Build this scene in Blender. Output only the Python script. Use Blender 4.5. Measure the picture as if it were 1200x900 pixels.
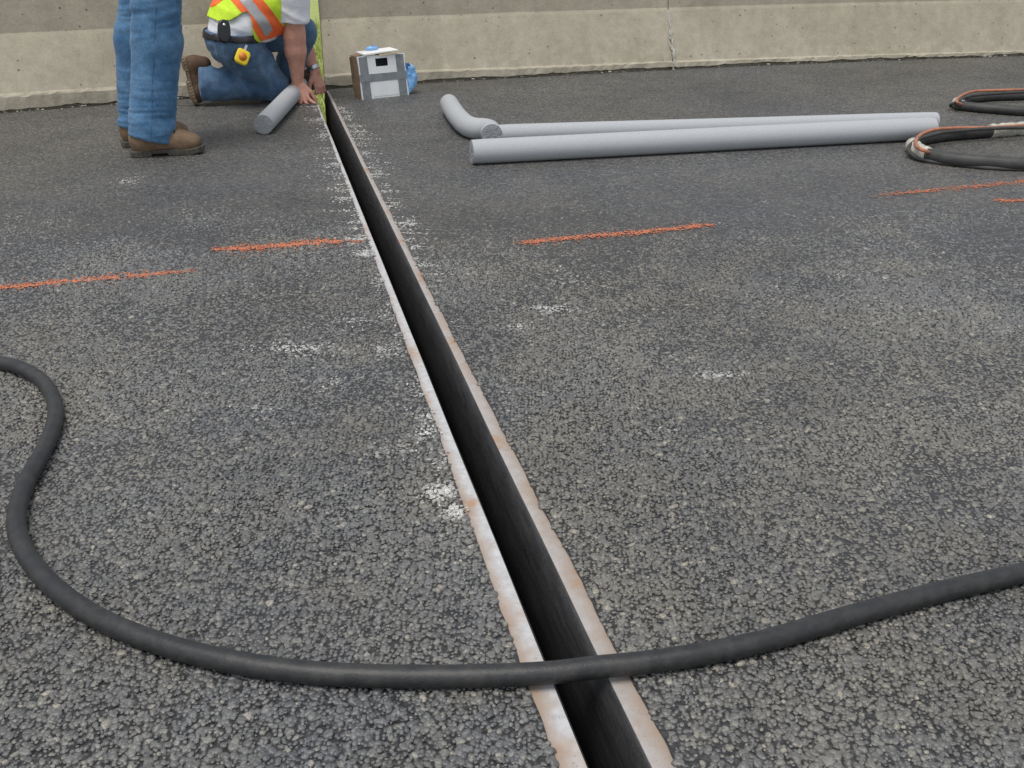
import bpy, math, random
import numpy as np
from mathutils import Vector, Matrix, noise as mnoise
from mathutils.bvhtree import BVHTree

random.seed(7); rng = np.random.default_rng(7)
for o in list(bpy.data.objects): bpy.data.objects.remove(o)
scn = bpy.context.scene
C = scn.collection

# ------------------------------------------------------------------ camera, world, sun, exposure
F = 1167.0; H = 0.95; PITCH = math.atan(555 / F)
cam_d = bpy.data.cameras.new('camera'); cam = bpy.data.objects.new('camera', cam_d); C.objects.link(cam)
cam_d.sensor_width = 36; cam_d.lens = 36 * F / 1200; cam_d.clip_start = 0.02; cam_d.clip_end = 3000
cam.location = (0, 0, H); cam.rotation_euler = (math.pi / 2 - PITCH, 0, 0)
scn.camera = cam
scn.render.resolution_x = 1024; scn.render.resolution_y = 768

SUN_EL = math.radians(72); SUN_AZ = math.radians(-150)      # azimuth clockwise from +Y
world = bpy.data.worlds.new('World'); scn.world = world; world.use_nodes = True
wn = world.node_tree.nodes; wl = world.node_tree.links; wn.clear()
sky = wn.new('ShaderNodeTexSky'); sky.sky_type = 'NISHITA'; sky.sun_disc = False
sky.sun_elevation = SUN_EL; sky.sun_rotation = SUN_AZ
sky.air_density = 1.0; sky.dust_density = 1.5; sky.ozone_density = 1.0
bg = wn.new('ShaderNodeBackground'); bg.inputs['Strength'].default_value = 0.12
wo = wn.new('ShaderNodeOutputWorld')
hs = wn.new('ShaderNodeHueSaturation'); hs.inputs['Saturation'].default_value = 0.35
wl.new(sky.outputs[0], hs.inputs['Color']); wl.new(hs.outputs[0], bg.inputs['Color']); wl.new(bg.outputs[0], wo.inputs['Surface'])
sd = bpy.data.lights.new('sun', 'SUN'); sd.energy = 1.5; sd.angle = math.radians(30); sd.color = (1, .96, .9)
sun = bpy.data.objects.new('sun', sd); C.objects.link(sun)
sdir = Vector((math.sin(SUN_AZ) * math.cos(SUN_EL), math.cos(SUN_AZ) * math.cos(SUN_EL), math.sin(SUN_EL)))
sun.rotation_euler = sdir.to_track_quat('Z', 'Y').to_euler(); sun.location = (0, 0, 20)
vs = scn.view_settings; vs.view_transform = 'Standard'; vs.look = 'None'; vs.gamma = 1; vs.use_curve_mapping = False
vs.exposure = 0.58

# ------------------------------------------------------------------ pixel helpers (photo is 1200 x 900)
SP, CP = math.sin(PITCH), math.cos(PITCH)
def ray(x, y):
    a = (x - 600) / F; b = -(y - 450) / F
    return np.array([a, b * SP + CP, b * CP - SP])
def P(x, y, z=0.0):
    d = ray(x, y); t = (z - H) / d[2]
    return np.array([0, 0, H]) + t * d
def W(x, y, Y):
    d = ray(x, y); t = Y / d[1]
    return np.array([0, 0, H]) + t * d
def pix(p):
    p = np.asarray(p, float); q = p - np.array([0, 0, H])
    zc = q[..., 1] * CP - q[..., 2] * SP; u = q[..., 1] * SP + q[..., 2] * CP
    return np.stack([600 + F * q[..., 0] / zc, 450 - F * u / zc], -1)
def V(*a): return np.array(a, float)
def unit(v): v = np.asarray(v, float); return v / np.linalg.norm(v)

# ------------------------------------------------------------------ object helpers
def tag(o, label=None, cat=None, group=None, kind=None):
    if label: o['label'] = label
    if cat: o['category'] = cat
    if group: o['group'] = group
    if kind: o['kind'] = kind
    return o
def thing(name, label, cat, loc=(0, 0, 0), group=None):
    o = bpy.data.objects.new(name, None); C.objects.link(o); o.location = loc
    o.empty_display_size = .1
    return tag(o, label, cat, group)
def wpos(o):
    p = V(0, 0, 0)
    while o is not None: p = p + np.array(o.location); o = o.parent
    return p
def obj(name, verts, faces, mat, parent=None, loc=None, smooth=True):
    """verts in world coordinates; the mesh is stored relative to parent / loc"""
    verts = np.asarray(verts, float)
    base = wpos(parent) if parent is not None else V(0, 0, 0)
    l = np.asarray(loc, float) if loc is not None else base
    me = bpy.data.meshes.new(name)
    me.from_pydata((verts - l).tolist(), [], [tuple(int(i) for i in f) for f in faces])
    if smooth: me.polygons.foreach_set('use_smooth', [True] * len(me.polygons))
    me.update()
    if mat: me.materials.append(mat)
    o = bpy.data.objects.new(name, me); C.objects.link(o)
    if parent is not None: o.parent = parent; o.location = tuple(l - base)
    else: o.location = tuple(l)
    return o
class MB:
    def __init__(s): s.v = []; s.f = []
    def add(s, v, f):
        n = len(s.v); s.v += [tuple(map(float, q)) for q in v]; s.f += [tuple(int(i) + n for i in k) for k in f]
    def box(s, c, ax, ay, az):
        """centre and three half-axis vectors"""
        c = V(*c); ax = V(*ax); ay = V(*ay); az = V(*az)
        vs_ = [c + i * ax + j * ay + k * az for i in (-1, 1) for j in (-1, 1) for k in (-1, 1)]
        s.add(vs_, [(0, 1, 3, 2), (4, 6, 7, 5), (0, 4, 5, 1), (2, 3, 7, 6), (0, 2, 6, 4), (1, 5, 7, 3)])
    def build(s, name, mat, parent=None, loc=None, smooth=False): return obj(name, s.v, s.f, mat, parent, loc, smooth)
def catmull(pts, n):
    pts = [np.asarray(p, float) for p in pts]
    pts = [2 * pts[0] - pts[1]] + pts + [2 * pts[-1] - pts[-2]]
    out = []
    for i in range(1, len(pts) - 2):
        p0, p1, p2, p3 = pts[i - 1:i + 3]
        for k in range(n):
            t = k / n
            out.append(.5 * ((2 * p1) + (-p0 + p2) * t + (2 * p0 - 5 * p1 + 4 * p2 - p3) * t * t + (-p0 + 3 * p1 - 3 * p2 + p3) * t ** 3))
    out.append(pts[-2]); return out
def tube(path, r, seg=20, cap=True, bulge=None):
    path = [np.asarray(p, float) for p in path]; n = len(path)
    R = r if callable(r) else (lambda t: r)
    v = []; f = []
    T = [unit(path[min(i + 1, n - 1)] - path[max(i - 1, 0)]) for i in range(n)]
    a = V(0, 0, 1) if abs(T[0][2]) < .9 else V(1, 0, 0)
    N = unit(a - T[0] * a.dot(T[0]))
    for i in range(n):
        N = unit(N - T[i] * N.dot(T[i])); B = np.cross(T[i], N)
        rr = R(i / (n - 1))
        for k in range(seg):
            th = 2 * math.pi * k / seg
            v.append(path[i] + rr * (math.cos(th) * N + math.sin(th) * B))
    for i in range(n - 1):
        for k in range(seg):
            k2 = (k + 1) % seg
            f.append((i * seg + k, i * seg + k2, (i + 1) * seg + k2, (i + 1) * seg + k))
    if cap:
        f.append(tuple(range(seg))[::-1]); f.append(tuple((n - 1) * seg + k for k in range(seg)))
    return v, f

# ------------------------------------------------------------------ smooth implicit bodies -> one continuous mesh
class SDF:
    def __init__(s, lo, hi, v):
        s.lo = np.asarray(lo, float); s.v = v
        s.n = np.ceil((np.asarray(hi, float) - s.lo) / v).astype(int) + 1
        s.F = np.full(s.n, 0.3, np.float32)
    def _blk(s, lo, hi, m):
        i0 = np.clip(np.floor((lo - m - s.lo) / s.v).astype(int), 0, s.n - 1)
        i1 = np.clip(np.ceil((hi + m - s.lo) / s.v).astype(int) + 1, 1, s.n)
        if np.any(i1 <= i0): return None, None
        g = np.meshgrid(*[s.lo[a] + s.v * np.arange(i0[a], i1[a]) for a in range(3)], indexing='ij')
        return tuple(slice(i0[a], i1[a]) for a in range(3)), np.stack(g, -1)
    def _merge(s, sl, d, k):
        f = s.F[sl]
        if k > 0:
            h = np.clip(.5 + .5 * (f - d) / k, 0, 1); s.F[sl] = f + (d - f) * h - k * h * (1 - h)
        else: s.F[sl] = np.minimum(f, d)
    def cone(s, a, b, ra, rb, k=.02, flat=None, clip=None):
        a = np.asarray(a, float); b = np.asarray(b, float); m = max(ra, rb) * 1.35 + k + 3 * s.v
        sl, p = s._blk(np.minimum(a, b), np.maximum(a, b), m)
        if sl is None: return s
        ab = b - a; q = p - a
        t = np.clip(q @ ab / max(ab @ ab, 1e-9), 0, 1)
        w = q - t[..., None] * ab
        if flat is not None:
            nrm, sc = unit(flat[0]), flat[1]
            w = w + (w @ nrm)[..., None] * nrm * (1 / sc - 1)
        d = np.linalg.norm(w, axis=-1) - (ra + t * (rb - ra))
        if clip is not None: d = np.maximum(d, (p - np.asarray(clip[0])) @ unit(clip[1]))
        s._merge(sl, d.astype(np.float32), k); return s
    def ell(s, c, r, k=.02, R=None, clip=None):
        c = np.asarray(c, float); r = np.asarray(r, float); m = max(r) + k + 3 * s.v
        sl, p = s._blk(c, c, m)
        if sl is None: return s
        q = p - c
        if R is not None: q = q @ R        # columns of R are the local axes
        k0 = np.linalg.norm(q / r, axis=-1); k1 = np.linalg.norm(q / r ** 2, axis=-1) + 1e-9
        d = k0 * (k0 - 1) / k1
        d = np.where(k0 < 1e-6, -min(r), d)
        if clip is not None: d = np.maximum(d, (p - np.asarray(clip[0])) @ unit(clip[1]))
        s._merge(sl, d.astype(np.float32), k); return s
    def cut(s, pt, nrm):
        g = np.meshgrid(*[s.lo[a] + s.v * np.arange(s.n[a]) for a in range(3)], indexing='ij')
        d = sum((g[a] - pt[a]) * unit(nrm)[a] for a in range(3))
        s.F = np.maximum(s.F, d.astype(np.float32)); return s
    def mesh(s, off=0.0):
        Fv = s.F - off; S = Fv < 0
        cs = [(i, j, k) for i in (0, 1) for j in (0, 1) for k in (0, 1)]
        nx, ny, nz = s.n - 1
        cnt = sum(S[i:i + nx, j:j + ny, k:k + nz].astype(np.int8) for i, j, k in cs)
        act = (cnt > 0) & (cnt < 8); idx = np.argwhere(act)
        vals = np.stack([Fv[idx[:, 0] + i, idx[:, 1] + j, idx[:, 2] + k] for i, j, k in cs], 1)
        cc = np.array(cs, float); sm = np.zeros((len(idx), 3)); n = np.zeros(len(idx))
        for a in range(8):
            for b in range(a + 1, 8):
                if np.abs(cc[a] - cc[b]).sum() != 1: continue
                m = (vals[:, a] < 0) != (vals[:, b] < 0)
                t = vals[:, a] / np.where(m, vals[:, a] - vals[:, b], 1)
                sm += np.where(m[:, None], cc[a] + t[:, None] * (cc[b] - cc[a]), 0); n += m
        verts = s.lo + (idx + sm / n[:, None]) * s.v
        ids = np.full((nx, ny, nz), -1, np.int64); ids[tuple(idx.T)] = np.arange(len(idx))
        quads = []
        for ax in range(3):
            b, c = (ax + 1) % 3, (ax + 2) % 3
            sl0 = [slice(None)] * 3; sl1 = [slice(None)] * 3
            sl0[ax] = slice(0, -1); sl1[ax] = slice(1, None)
            A, B = S[tuple(sl0)], S[tuple(sl1)]
            e = np.argwhere(A != B)
            e = e[(e[:, b] > 0) & (e[:, c] > 0) & (e[:, b] < s.n[b] - 1) & (e[:, c] < s.n[c] - 1)]
            ins = A[tuple(e.T)]
            def cell(db, dc):
                q = e.copy(); q[:, b] += db; q[:, c] += dc; return ids[tuple(q.T)]
            q = np.stack([cell(-1, -1), cell(0, -1), cell(0, 0), cell(-1, 0)], 1)
            q[~ins] = q[~ins][:, ::-1]
            quads.append(q)
        q = np.concatenate(quads); q = q[(q >= 0).all(1)]
        return verts, q
def normals(v, f):
    n = np.zeros_like(v); a = np.cross(v[f[:, 2]] - v[f[:, 0]], v[f[:, 3]] - v[f[:, 1]])
    for i in range(4): np.add.at(n, f[:, i], a)
    return n / (np.linalg.norm(n, axis=1)[:, None] + 1e-12)
def relax(v, f, it=2, lam=.5):
    for _ in range(it):
        s_ = np.zeros_like(v); c_ = np.zeros(len(v))
        for i in range(4):
            a, b = f[:, i], f[:, (i + 1) % 4]
            np.add.at(s_, a, v[b]); np.add.at(c_, a, 1); np.add.at(s_, b, v[a]); np.add.at(c_, b, 1)
        v = v + lam * (s_ / np.maximum(c_, 1)[:, None] - v)
    return v
def submesh(v, f, keep, smooth=10):
    f = f[keep]; u, inv = np.unique(f, return_inverse=True)
    v = v[u].copy(); f = inv.reshape(f.shape)
    cnt = {}
    for q in f:
        for i in range(4):
            e = (min(q[i], q[(i + 1) % 4]), max(q[i], q[(i + 1) % 4])); cnt[e] = cnt.get(e, 0) + 1
    nb = {}
    for (a, b), c in cnt.items():
        if c == 1: nb.setdefault(a, []).append(b); nb.setdefault(b, []).append(a)
    ks = [k for k in nb if len(nb[k]) == 2]
    if ks:
        A = np.array([nb[k] for k in ks])
        for _ in range(smooth): v[ks] = .4 * v[ks] + .6 * (v[A[:, 0]] + v[A[:, 1]]) / 2
    return v, f

# ------------------------------------------------------------------ materials
def newmat(name):
    m = bpy.data.materials.new(name); m.use_nodes = True
    nt = m.node_tree; b = nt.nodes['Principled BSDF']; return m, nt, nt.nodes, nt.links, b
def NZ(N, scale, detail=4, rough=.6, coord=None, L=None):
    t = N.new('ShaderNodeTexNoise'); t.inputs['Scale'].default_value = scale; t.inputs['Detail'].default_value = detail
    t.inputs['Roughness'].default_value = rough
    if coord is not None: L.new(coord, t.inputs['Vector'])
    return t
def RAMP(N, L, src, stops):
    r = N.new('ShaderNodeValToRGB'); e = r.color_ramp.elements
    while len(e) < len(stops): e.new(.5)
    for el, (p, c) in zip(e, stops):
        el.position = p; el.color = (c, c, c, 1) if isinstance(c, (int, float)) else (*c, 1)
    L.new(src, r.inputs[0]); return r
def MIX(N, L, fac, a, b, mode='MIX'):
    m = N.new('ShaderNodeMix'); m.data_type = 'RGBA'; m.blend_type = mode
    for i_, val in ((0, fac), (6, a), (7, b)):
        s_ = m.inputs[i_]
        if hasattr(val, 'is_linked'): L.new(val, s_)
        elif isinstance(val, (int, float)): s_.default_value = val if i_ == 0 else (val, val, val, 1)
        else: s_.default_value = (*val, 1)
    return m.outputs[2]
def BUMP(N, L, h, strength, dist, b, prev=None):
    n = N.new('ShaderNodeBump'); n.inputs['Strength'].default_value = strength; n.inputs['Distance'].default_value = dist
    L.new(h, n.inputs['Height'])
    if prev is not None: L.new(prev, n.inputs['Normal'])
    if b is not None: L.new(n.outputs[0], b.inputs['Normal'])
    return n.outputs[0]
def POS(N): return N.new('ShaderNodeNewGeometry').outputs['Position']
def simple(name, col, rough=.6, col2=None, scale=40, lo=.35, hi=.65, bump=.3, bscale=300, bdist=.001, metallic=0, spec=.5):
    m, nt, N, L, b = newmat(name); p = POS(N)
    n = NZ(N, scale, 6, .65, p, L)
    r = RAMP(N, L, n.outputs[0], [(lo, 0.), (hi, 1.)])
    c2 = col2 if col2 else tuple(c * .75 for c in col)
    L.new(MIX(N, L, r.outputs[0], col, c2), b.inputs['Base Color'])
    b.inputs['Roughness'].default_value = rough; b.inputs['Metallic'].default_value = metallic
    b.inputs['Specular IOR Level'].default_value = spec
    if bump: BUMP(N, L, NZ(N, bscale, 3, .6, p, L).outputs[0], bump, bdist, b)
    return m

# --- asphalt tone shared by road sheet and aggregate
def asphalt_tint(N, L, p):
    """large-scale wear colour multiplier: dusty tan patches, cleaner blue-black patches"""
    n1 = NZ(N, 1.3, 5, .6, p, L); n2 = NZ(N, 4.5, 5, .65, p, L); n3 = NZ(N, .55, 3, .5, p, L)
    dust = RAMP(N, L, n2.outputs[0], [(.42, 0.), (.72, 1.)])
    big = RAMP(N, L, n1.outputs[0], [(.33, .76), (.68, 1.16)])
    fr = RAMP(N, L, n3.outputs[0], [(.35, (.95, .985, 1.02)), (.62, (1.07, 1.03, .91))])
    return big.outputs[0], dust.outputs[0], fr.outputs[0]
def mat_road():
    m, nt, N, L, b = newmat('asphalt'); p = POS(N)
    big, dust, fr = asphalt_tint(N, L, p)
    mp = N.new('ShaderNodeMapping'); L.new(p, mp.inputs['Vector']); mp.inputs['Scale'].default_value = (1, 1, .2)
    vo = N.new('ShaderNodeTexVoronoi'); vo.inputs['Scale'].default_value = 105; L.new(mp.outputs[0], vo.inputs['Vector'])
    vo2 = N.new('ShaderNodeTexVoronoi'); vo2.inputs['Scale'].default_value = 210; L.new(mp.outputs[0], vo2.inputs['Vector'])
    sx = N.new('ShaderNodeSeparateColor'); L.new(vo.outputs['Color'], sx.inputs[0])
    cell = RAMP(N, L, sx.outputs[0], [(0., (.058, .058, .060)), (.55, (.095, .095, .096)), (.85, (.13, .128, .124)), (.96, (.165, .159, .145)), (1., (.21, .20, .18))])
    edge = RAMP(N, L, vo.outputs['Distance'], [(.35, 1.), (.75, .6)])
    c = MIX(N, L, 1., cell.outputs[0], edge.outputs[0], 'MULTIPLY')
    c = MIX(N, L, 1., c, big, 'MULTIPLY'); c = MIX(N, L, 1., c, fr, 'MULTIPLY')
    dm = N.new('ShaderNodeMath'); dm.operation = 'MULTIPLY'; dm.inputs[1].default_value = .28; L.new(dust, dm.inputs[0])
    c = MIX(N, L, dm.outputs[0], c, (.15, .137, .113))
    # bare bitumen binder where the loose top chippings are modelled singly
    sy = N.new('ShaderNodeSeparateXYZ'); L.new(p, sy.inputs[0])
    bn = N.new('ShaderNodeMapRange'); L.new(sy.outputs[1], bn.inputs[0]); bn.inputs[1].default_value = 3.7; bn.inputs[2].default_value = 2.6; bn.inputs[3].default_value = 0; bn.inputs[4].default_value = .9
    ab = N.new('ShaderNodeMath'); ab.operation = 'ABSOLUTE'; L.new(sy.outputs[0], ab.inputs[0])
    e1 = N.new('ShaderNodeMath'); e1.operation = 'MULTIPLY_ADD'; L.new(sy.outputs[1], e1.inputs[0]); e1.inputs[1].default_value = -.56; L.new(ab.outputs[0], e1.inputs[2])
    e2 = N.new('ShaderNodeMapRange'); L.new(e1.outputs[0], e2.inputs[0]); e2.inputs[1].default_value = .85; e2.inputs[2].default_value = .3
    e3 = N.new('ShaderNodeMath'); e3.operation = 'MULTIPLY'; L.new(bn.outputs[0], e3.inputs[0]); L.new(e2.outputs[0], e3.inputs[1])
    c = MIX(N, L, e3.outputs[0], c, (.026, .026, .027))
    L.new(c, b.inputs['Base Color'])
    rr = RAMP(N, L, sx.outputs[1], [(0, .42), (1, .68)]); L.new(rr.outputs[0], b.inputs['Roughness'])
    inv = N.new('ShaderNodeMath'); inv.operation = 'SUBTRACT'; inv.inputs[0].default_value = 1; L.new(vo.outputs['Distance'], inv.inputs[1])
    inv2 = N.new('ShaderNodeMath'); inv2.operation = 'SUBTRACT'; inv2.inputs[0].default_value = 1; L.new(vo2.outputs['Distance'], inv2.inputs[1])
    h1 = BUMP(N, L, inv.outputs[0], .75, .006, None); BUMP(N, L, inv2.outputs[0], .4, .002, b, h1)
    return m
def mat_stone():
    m, nt, N, L, b = newmat('aggregate'); p = POS(N)
    big, dust, fr = asphalt_tint(N, L, p)
    at = N.new('ShaderNodeAttribute'); at.attribute_type = 'INSTANCER'; at.attribute_name = 'tone'
    ch = N.new('ShaderNodeAttribute'); ch.attribute_type = 'INSTANCER'; ch.attribute_name = 'chalk'
    cell = RAMP(N, L, at.outputs['Fac'], [(0., (.085, .085, .087)), (.5, (.112, .112, .113)), (.85, (.140, .138, .132)), (.96, (.175, .168, .15)), (1., (.27, .25, .215))])
    n = NZ(N, 260, 4, .7, p, L); wr = RAMP(N, L, n.outputs[0], [(.35, .65), (.65, 1.5)])
    c = MIX(N, L, 1., cell.outputs[0], wr.outputs[0], 'MULTIPLY')
    c = MIX(N, L, 1., c, big, 'MULTIPLY'); c = MIX(N, L, 1., c, fr, 'MULTIPLY')
    dm = N.new('ShaderNodeMath'); dm.operation = 'MULTIPLY'; dm.inputs[1].default_value = .36; L.new(dust, dm.inputs[0])
    c = MIX(N, L, dm.outputs[0], c, (.19, .172, .128))
    cn = NZ(N, 420, 3, .7, p, L); cr = RAMP(N, L, cn.outputs[0], [(.38, 0.), (.52, 1.)])
    cm = N.new('ShaderNodeMath'); cm.operation = 'MULTIPLY'; L.new(cr.outputs[0], cm.inputs[0]); L.new(ch.outputs['Fac'], cm.inputs[1])
    c = MIX(N, L, cm.outputs[0], c, (.60, .59, .55))
    L.new(c, b.inputs['Base Color'])
    rr = RAMP(N, L, n.outputs[0], [(.3, .22), (.7, .46)]); L.new(rr.outputs[0], b.inputs['Roughness'])
    BUMP(N, L, NZ(N, 700, 3, .7, p, L).outputs[0], .35, .0012, b)
    return m
def mat_concrete():
    m, nt, N, L, b = newmat('concrete'); p = POS(N)
    n1 = NZ(N, 1.6, 6, .6, p, L); n2 = NZ(N, 14, 6, .7, p, L); n3 = NZ(N, 90, 4, .7, p, L)
    c = RAMP(N, L, n1.outputs[0], [(.3, (.345, .308, .232)), (.7, (.405, .365, .28))]).outputs[0]
    c = MIX(N, L, 1., c, RAMP(N, L, n2.outputs[0], [(.3, .86), (.7, 1.1)]).outputs[0], 'MULTIPLY')
    c = MIX(N, L, 1., c, RAMP(N, L, n3.outputs[0], [(.3, .9), (.7, 1.08)]).outputs[0], 'MULTIPLY')
    # water streaks running down
    mp = N.new('ShaderNodeMapping'); L.new(p, mp.inputs['Vector']); mp.inputs['Scale'].default_value = (7, 7, .5)
    st = NZ(N, 1, 5, .6, mp.outputs[0], L)
    c = MIX(N, L, 1., c, RAMP(N, L, st.outputs[0], [(.35, .93), (.6, 1.03)]).outputs[0], 'MULTIPLY')
    # bug holes
    vo = N.new('ShaderNodeTexVoronoi'); vo.inputs['Scale'].default_value = 26; L.new(p, vo.inputs['Vector'])
    sx = N.new('ShaderNodeSeparateColor'); L.new(vo.outputs['Color'], sx.inputs[0])
    rad = N.new('ShaderNodeMapRange'); L.new(sx.outputs[0], rad.inputs[0]); rad.inputs[1].default_value = .45; rad.inputs[2].default_value = 1
    rad.inputs[3].default_value = 0; rad.inputs[4].default_value = .17
    lt = N.new('ShaderNodeMath'); lt.operation = 'LESS_THAN'; L.new(vo.outputs['Distance'], lt.inputs[0]); L.new(rad.outputs[0], lt.inputs[1])
    c = MIX(N, L, lt.outputs[0], c, (.15, .135, .11))
    # pale mineral bloom low on the face
    sz = N.new('ShaderNodeSeparateXYZ'); L.new(p, sz.inputs[0])
    low = N.new('ShaderNodeMapRange'); L.new(sz.outputs[2], low.inputs[0]); low.inputs[1].default_value = .2; low.inputs[2].default_value = .03
    lm = N.new('ShaderNodeMath'); lm.operation = 'MULTIPLY'; L.new(low.outputs[0], lm.inputs[0])
    L.new(RAMP(N, L, n2.outputs[0], [(.5, 0.), (.75, .4)]).outputs[0], lm.inputs[1])
    c = MIX(N, L, lm.outputs[0], c, (.55, .53, .46))
    L.new(c, b.inputs['Base Color']); b.inputs['Roughness'].default_value = .9
    ho = N.new('ShaderNodeMath'); ho.operation = 'MULTIPLY'; ho.inputs[1].default_value = -1; L.new(lt.outputs[0], ho.inputs[0])
    h1 = BUMP(N, L, ho.outputs[0], .8, .004, None); h2 = BUMP(N, L, n3.outputs[0], .5, .003, None, h1); BUMP(N, L, n2.outputs[0], .4, .008, b, h2)
    return m
def mat_plate():
    m, nt, N, L, b = newmat('galvanised_plate'); p = POS(N)
    n1 = NZ(N, 9, 6, .65, p, L); n2 = NZ(N, 60, 5, .7, p, L); n3 = NZ(N, 3.1, 3, .5, p, L)
    c = RAMP(N, L, n2.outputs[0], [(.3, (.36, .358, .355)), (.7, (.52, .518, .515))]).outputs[0]
    ad = N.new('ShaderNodeMath'); ad.operation = 'MULTIPLY_ADD'; L.new(n3.outputs[0], ad.inputs[0]); ad.inputs[1].default_value = .6; L.new(n1.outputs[0], ad.inputs[2])
    c = MIX(N, L, RAMP(N, L, ad.outputs[0], [(.80, 0.), (1.05, .6)]).outputs[0], c, (.36, .25, .17))
    # grime band beside the asphalt: distance from the slot line
    sp_ = N.new('ShaderNodeSeparateXYZ'); L.new(p, sp_.inputs[0])
    la = N.new('ShaderNodeMath'); la.operation = 'MULTIPLY_ADD'; L.new(sp_.outputs[1], la.inputs[0]); la.inputs[1].default_value = .247; L.new(sp_.outputs[0], la.inputs[2])
    lb = N.new('ShaderNodeMath'); lb.operation = 'SUBTRACT'; L.new(la.outputs[0], lb.inputs[0]); lb.inputs[1].default_value = .3556
    lc = N.new('ShaderNodeMath'); lc.operation = 'ABSOLUTE'; L.new(lb.outputs[0], lc.inputs[0])
    ld = N.new('ShaderNodeMath'); ld.operation = 'MULTIPLY_ADD'; L.new(n1.outputs[0], ld.inputs[0]); ld.inputs[1].default_value = .045; L.new(lc.outputs[0], ld.inputs[2])
    c = MIX(N, L, RAMP(N, L, ld.outputs[0], [(.071, 0.), (.092, .75)]).outputs[0], c, (.31, .215, .145))
    rs = N.new('ShaderNodeMapRange'); L.new(lb.outputs[0], rs.inputs[0]); rs.inputs[1].default_value = 0; rs.inputs[2].default_value = .05; rs.inputs[4].default_value = .55
    c = MIX(N, L, rs.outputs[0], c, (.27, .215, .17))
    rust = RAMP(N, L, n1.outputs[0], [(.60, 0.), (.72, .9)]).outputs[0]
    c = MIX(N, L, rust, c, (.38, .17, .06))
    spk = RAMP(N, L, NZ(N, 240, 3, .7, p, L).outputs[0], [(.62, 0.), (.7, .7)]).outputs[0]
    c = MIX(N, L, spk, c, (.16, .12, .09))
    L.new(c, b.inputs['Base Color']); b.inputs['Roughness'].default_value = .62
    BUMP(N, L, n2.outputs[0], .35, .002, b); return m
def mat_jointwall():
    m, nt, N, L, b = newmat('joint_wall'); p = POS(N)
    mp = N.new('ShaderNodeMapping'); L.new(p, mp.inputs['Vector']); mp.inputs['Scale'].default_value = (10, 10, 80)
    mp.inputs['Rotation'].default_value = (0, 0, .24)
    n1 = NZ(N, 1, 6, .7, mp.outputs[0], L); n2 = NZ(N, 120, 5, .7, p, L); n3 = NZ(N, 6, 4, .6, p, L)
    c = RAMP(N, L, n1.outputs[0], [(.35, (.018, .018, .019)), (.7, (.056, .055, .055))]).outputs[0]
    c = MIX(N, L, RAMP(N, L, n2.outputs[0], [(.55, 0.), (.75, .5)]).outputs[0], c, (.1, .095, .085))
    c = MIX(N, L, RAMP(N, L, n3.outputs[0], [(.55, 0.), (.75, .45)]).outputs[0], c, (.045, .04, .035))
    L.new(c, b.inputs['Base Color']); b.inputs['Roughness'].default_value = .6
    BUMP(N, L, n2.outputs[0], .5, .002, b); return m
def mat_denim(name, base, fade):
    m, nt, N, L, b = newmat(name); p = POS(N)
    n1 = NZ(N, 7, 5, .6, p, L); n2 = NZ(N, 40, 4, .7, p, L)
    mp = N.new('ShaderNodeMapping'); L.new(p, mp.inputs['Vector']); mp.inputs['Scale'].default_value = (500, 500, 120)
    n3 = NZ(N, 1, 2, .6, mp.outputs[0], L)
    c = MIX(N, L, RAMP(N, L, n1.outputs[0], [(.35, 0.), (.7, .8)]).outputs[0], base, fade)
    c = MIX(N, L, 1., c, RAMP(N, L, n2.outputs[0], [(.3, .8), (.7, 1.18)]).outputs[0], 'MULTIPLY')
    c = MIX(N, L, 1., c, RAMP(N, L, n3.outputs[0], [(.3, .75), (.7, 1.3)]).outputs[0], 'MULTIPLY')
    L.new(c, b.inputs['Base Color']); b.inputs['Roughness'].default_value = .9; b.inputs['Specular IOR Level'].default_value = .2
    b.inputs['Sheen Weight'].default_value = .15
    BUMP(N, L, n2.outputs[0], .4, .004, b); return m

M = {}
M['road'] = mat_road(); M['stone'] = mat_stone(); M['concrete'] = mat_concrete(); M['plate'] = mat_plate(); M['jwall'] = mat_jointwall()
M['denim'] = mat_denim('denim', (.038, .11, .215), (.12, .235, .37))
M['denim_worn'] = mat_denim('denim_worn', (.05, .105, .19), (.135, .215, .32))
M['foam'] = simple('foam', (.39, .402, .41), .8, (.35, .362, .37), 120, bump=.15, bscale=700, bdist=.0006)
M['foam_cut'] = simple('foam_cut', (.32, .33, .34), .95, (.22, .23, .24), 220, bump=.7, bscale=500, bdist=.002)
M['rubber'] = simple('rubber', (.016, .017, .018), .5, (.045, .043, .039), 45, .42, .8, bump=.4, bscale=220, bdist=.0015)
M['rubber2'] = simple('rubber_dusty', (.030, .031, .028), .6, (.062, .062, .055), 18, .4, .75, bump=.3, bscale=200, bdist=.0015)
M['orange_cord'] = simple('orange_cord', (.46, .17, .085), .65, (.27, .12, .075), 25)
M['tape'] = simple('tape', (.52, .50, .42), .6, (.33, .31, .26), 60, bump=.6, bscale=90, bdist=.004)
M['orange_paint'] = simple('orange_paint', (.66, .21, .10), .85, (.44, .17, .10), 130, .4, .7)
M['grass'] = simple('grass', (.22, .29, .06), .8, (.36, .38, .12), 9, bump=.5, bscale=60, bdist=.02)
M['blade'] = simple('grass_blade', (.24, .33, .06), .6, (.42, .44, .14), 6)
M['skin'] = simple('skin', (.64, .34, .25), .55, (.54, .25, .175), 35, bump=.25, bscale=220, bdist=.0015)
M['shirt'] = simple('white_cotton', (.80, .80, .82), .9, (.74, .74, .77), 30, bump=.4, bscale=45, bdist=.006, spec=.2)
M['vest'] = simple('vest_lime', (.62, .86, .04), .75, (.52, .74, .03), 40, bump=.4, bscale=50, bdist=.005)
M['vest_orange'] = simple('vest_orange', (.92, .16, .03), .7, (.8, .13, .03), 40)
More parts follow.
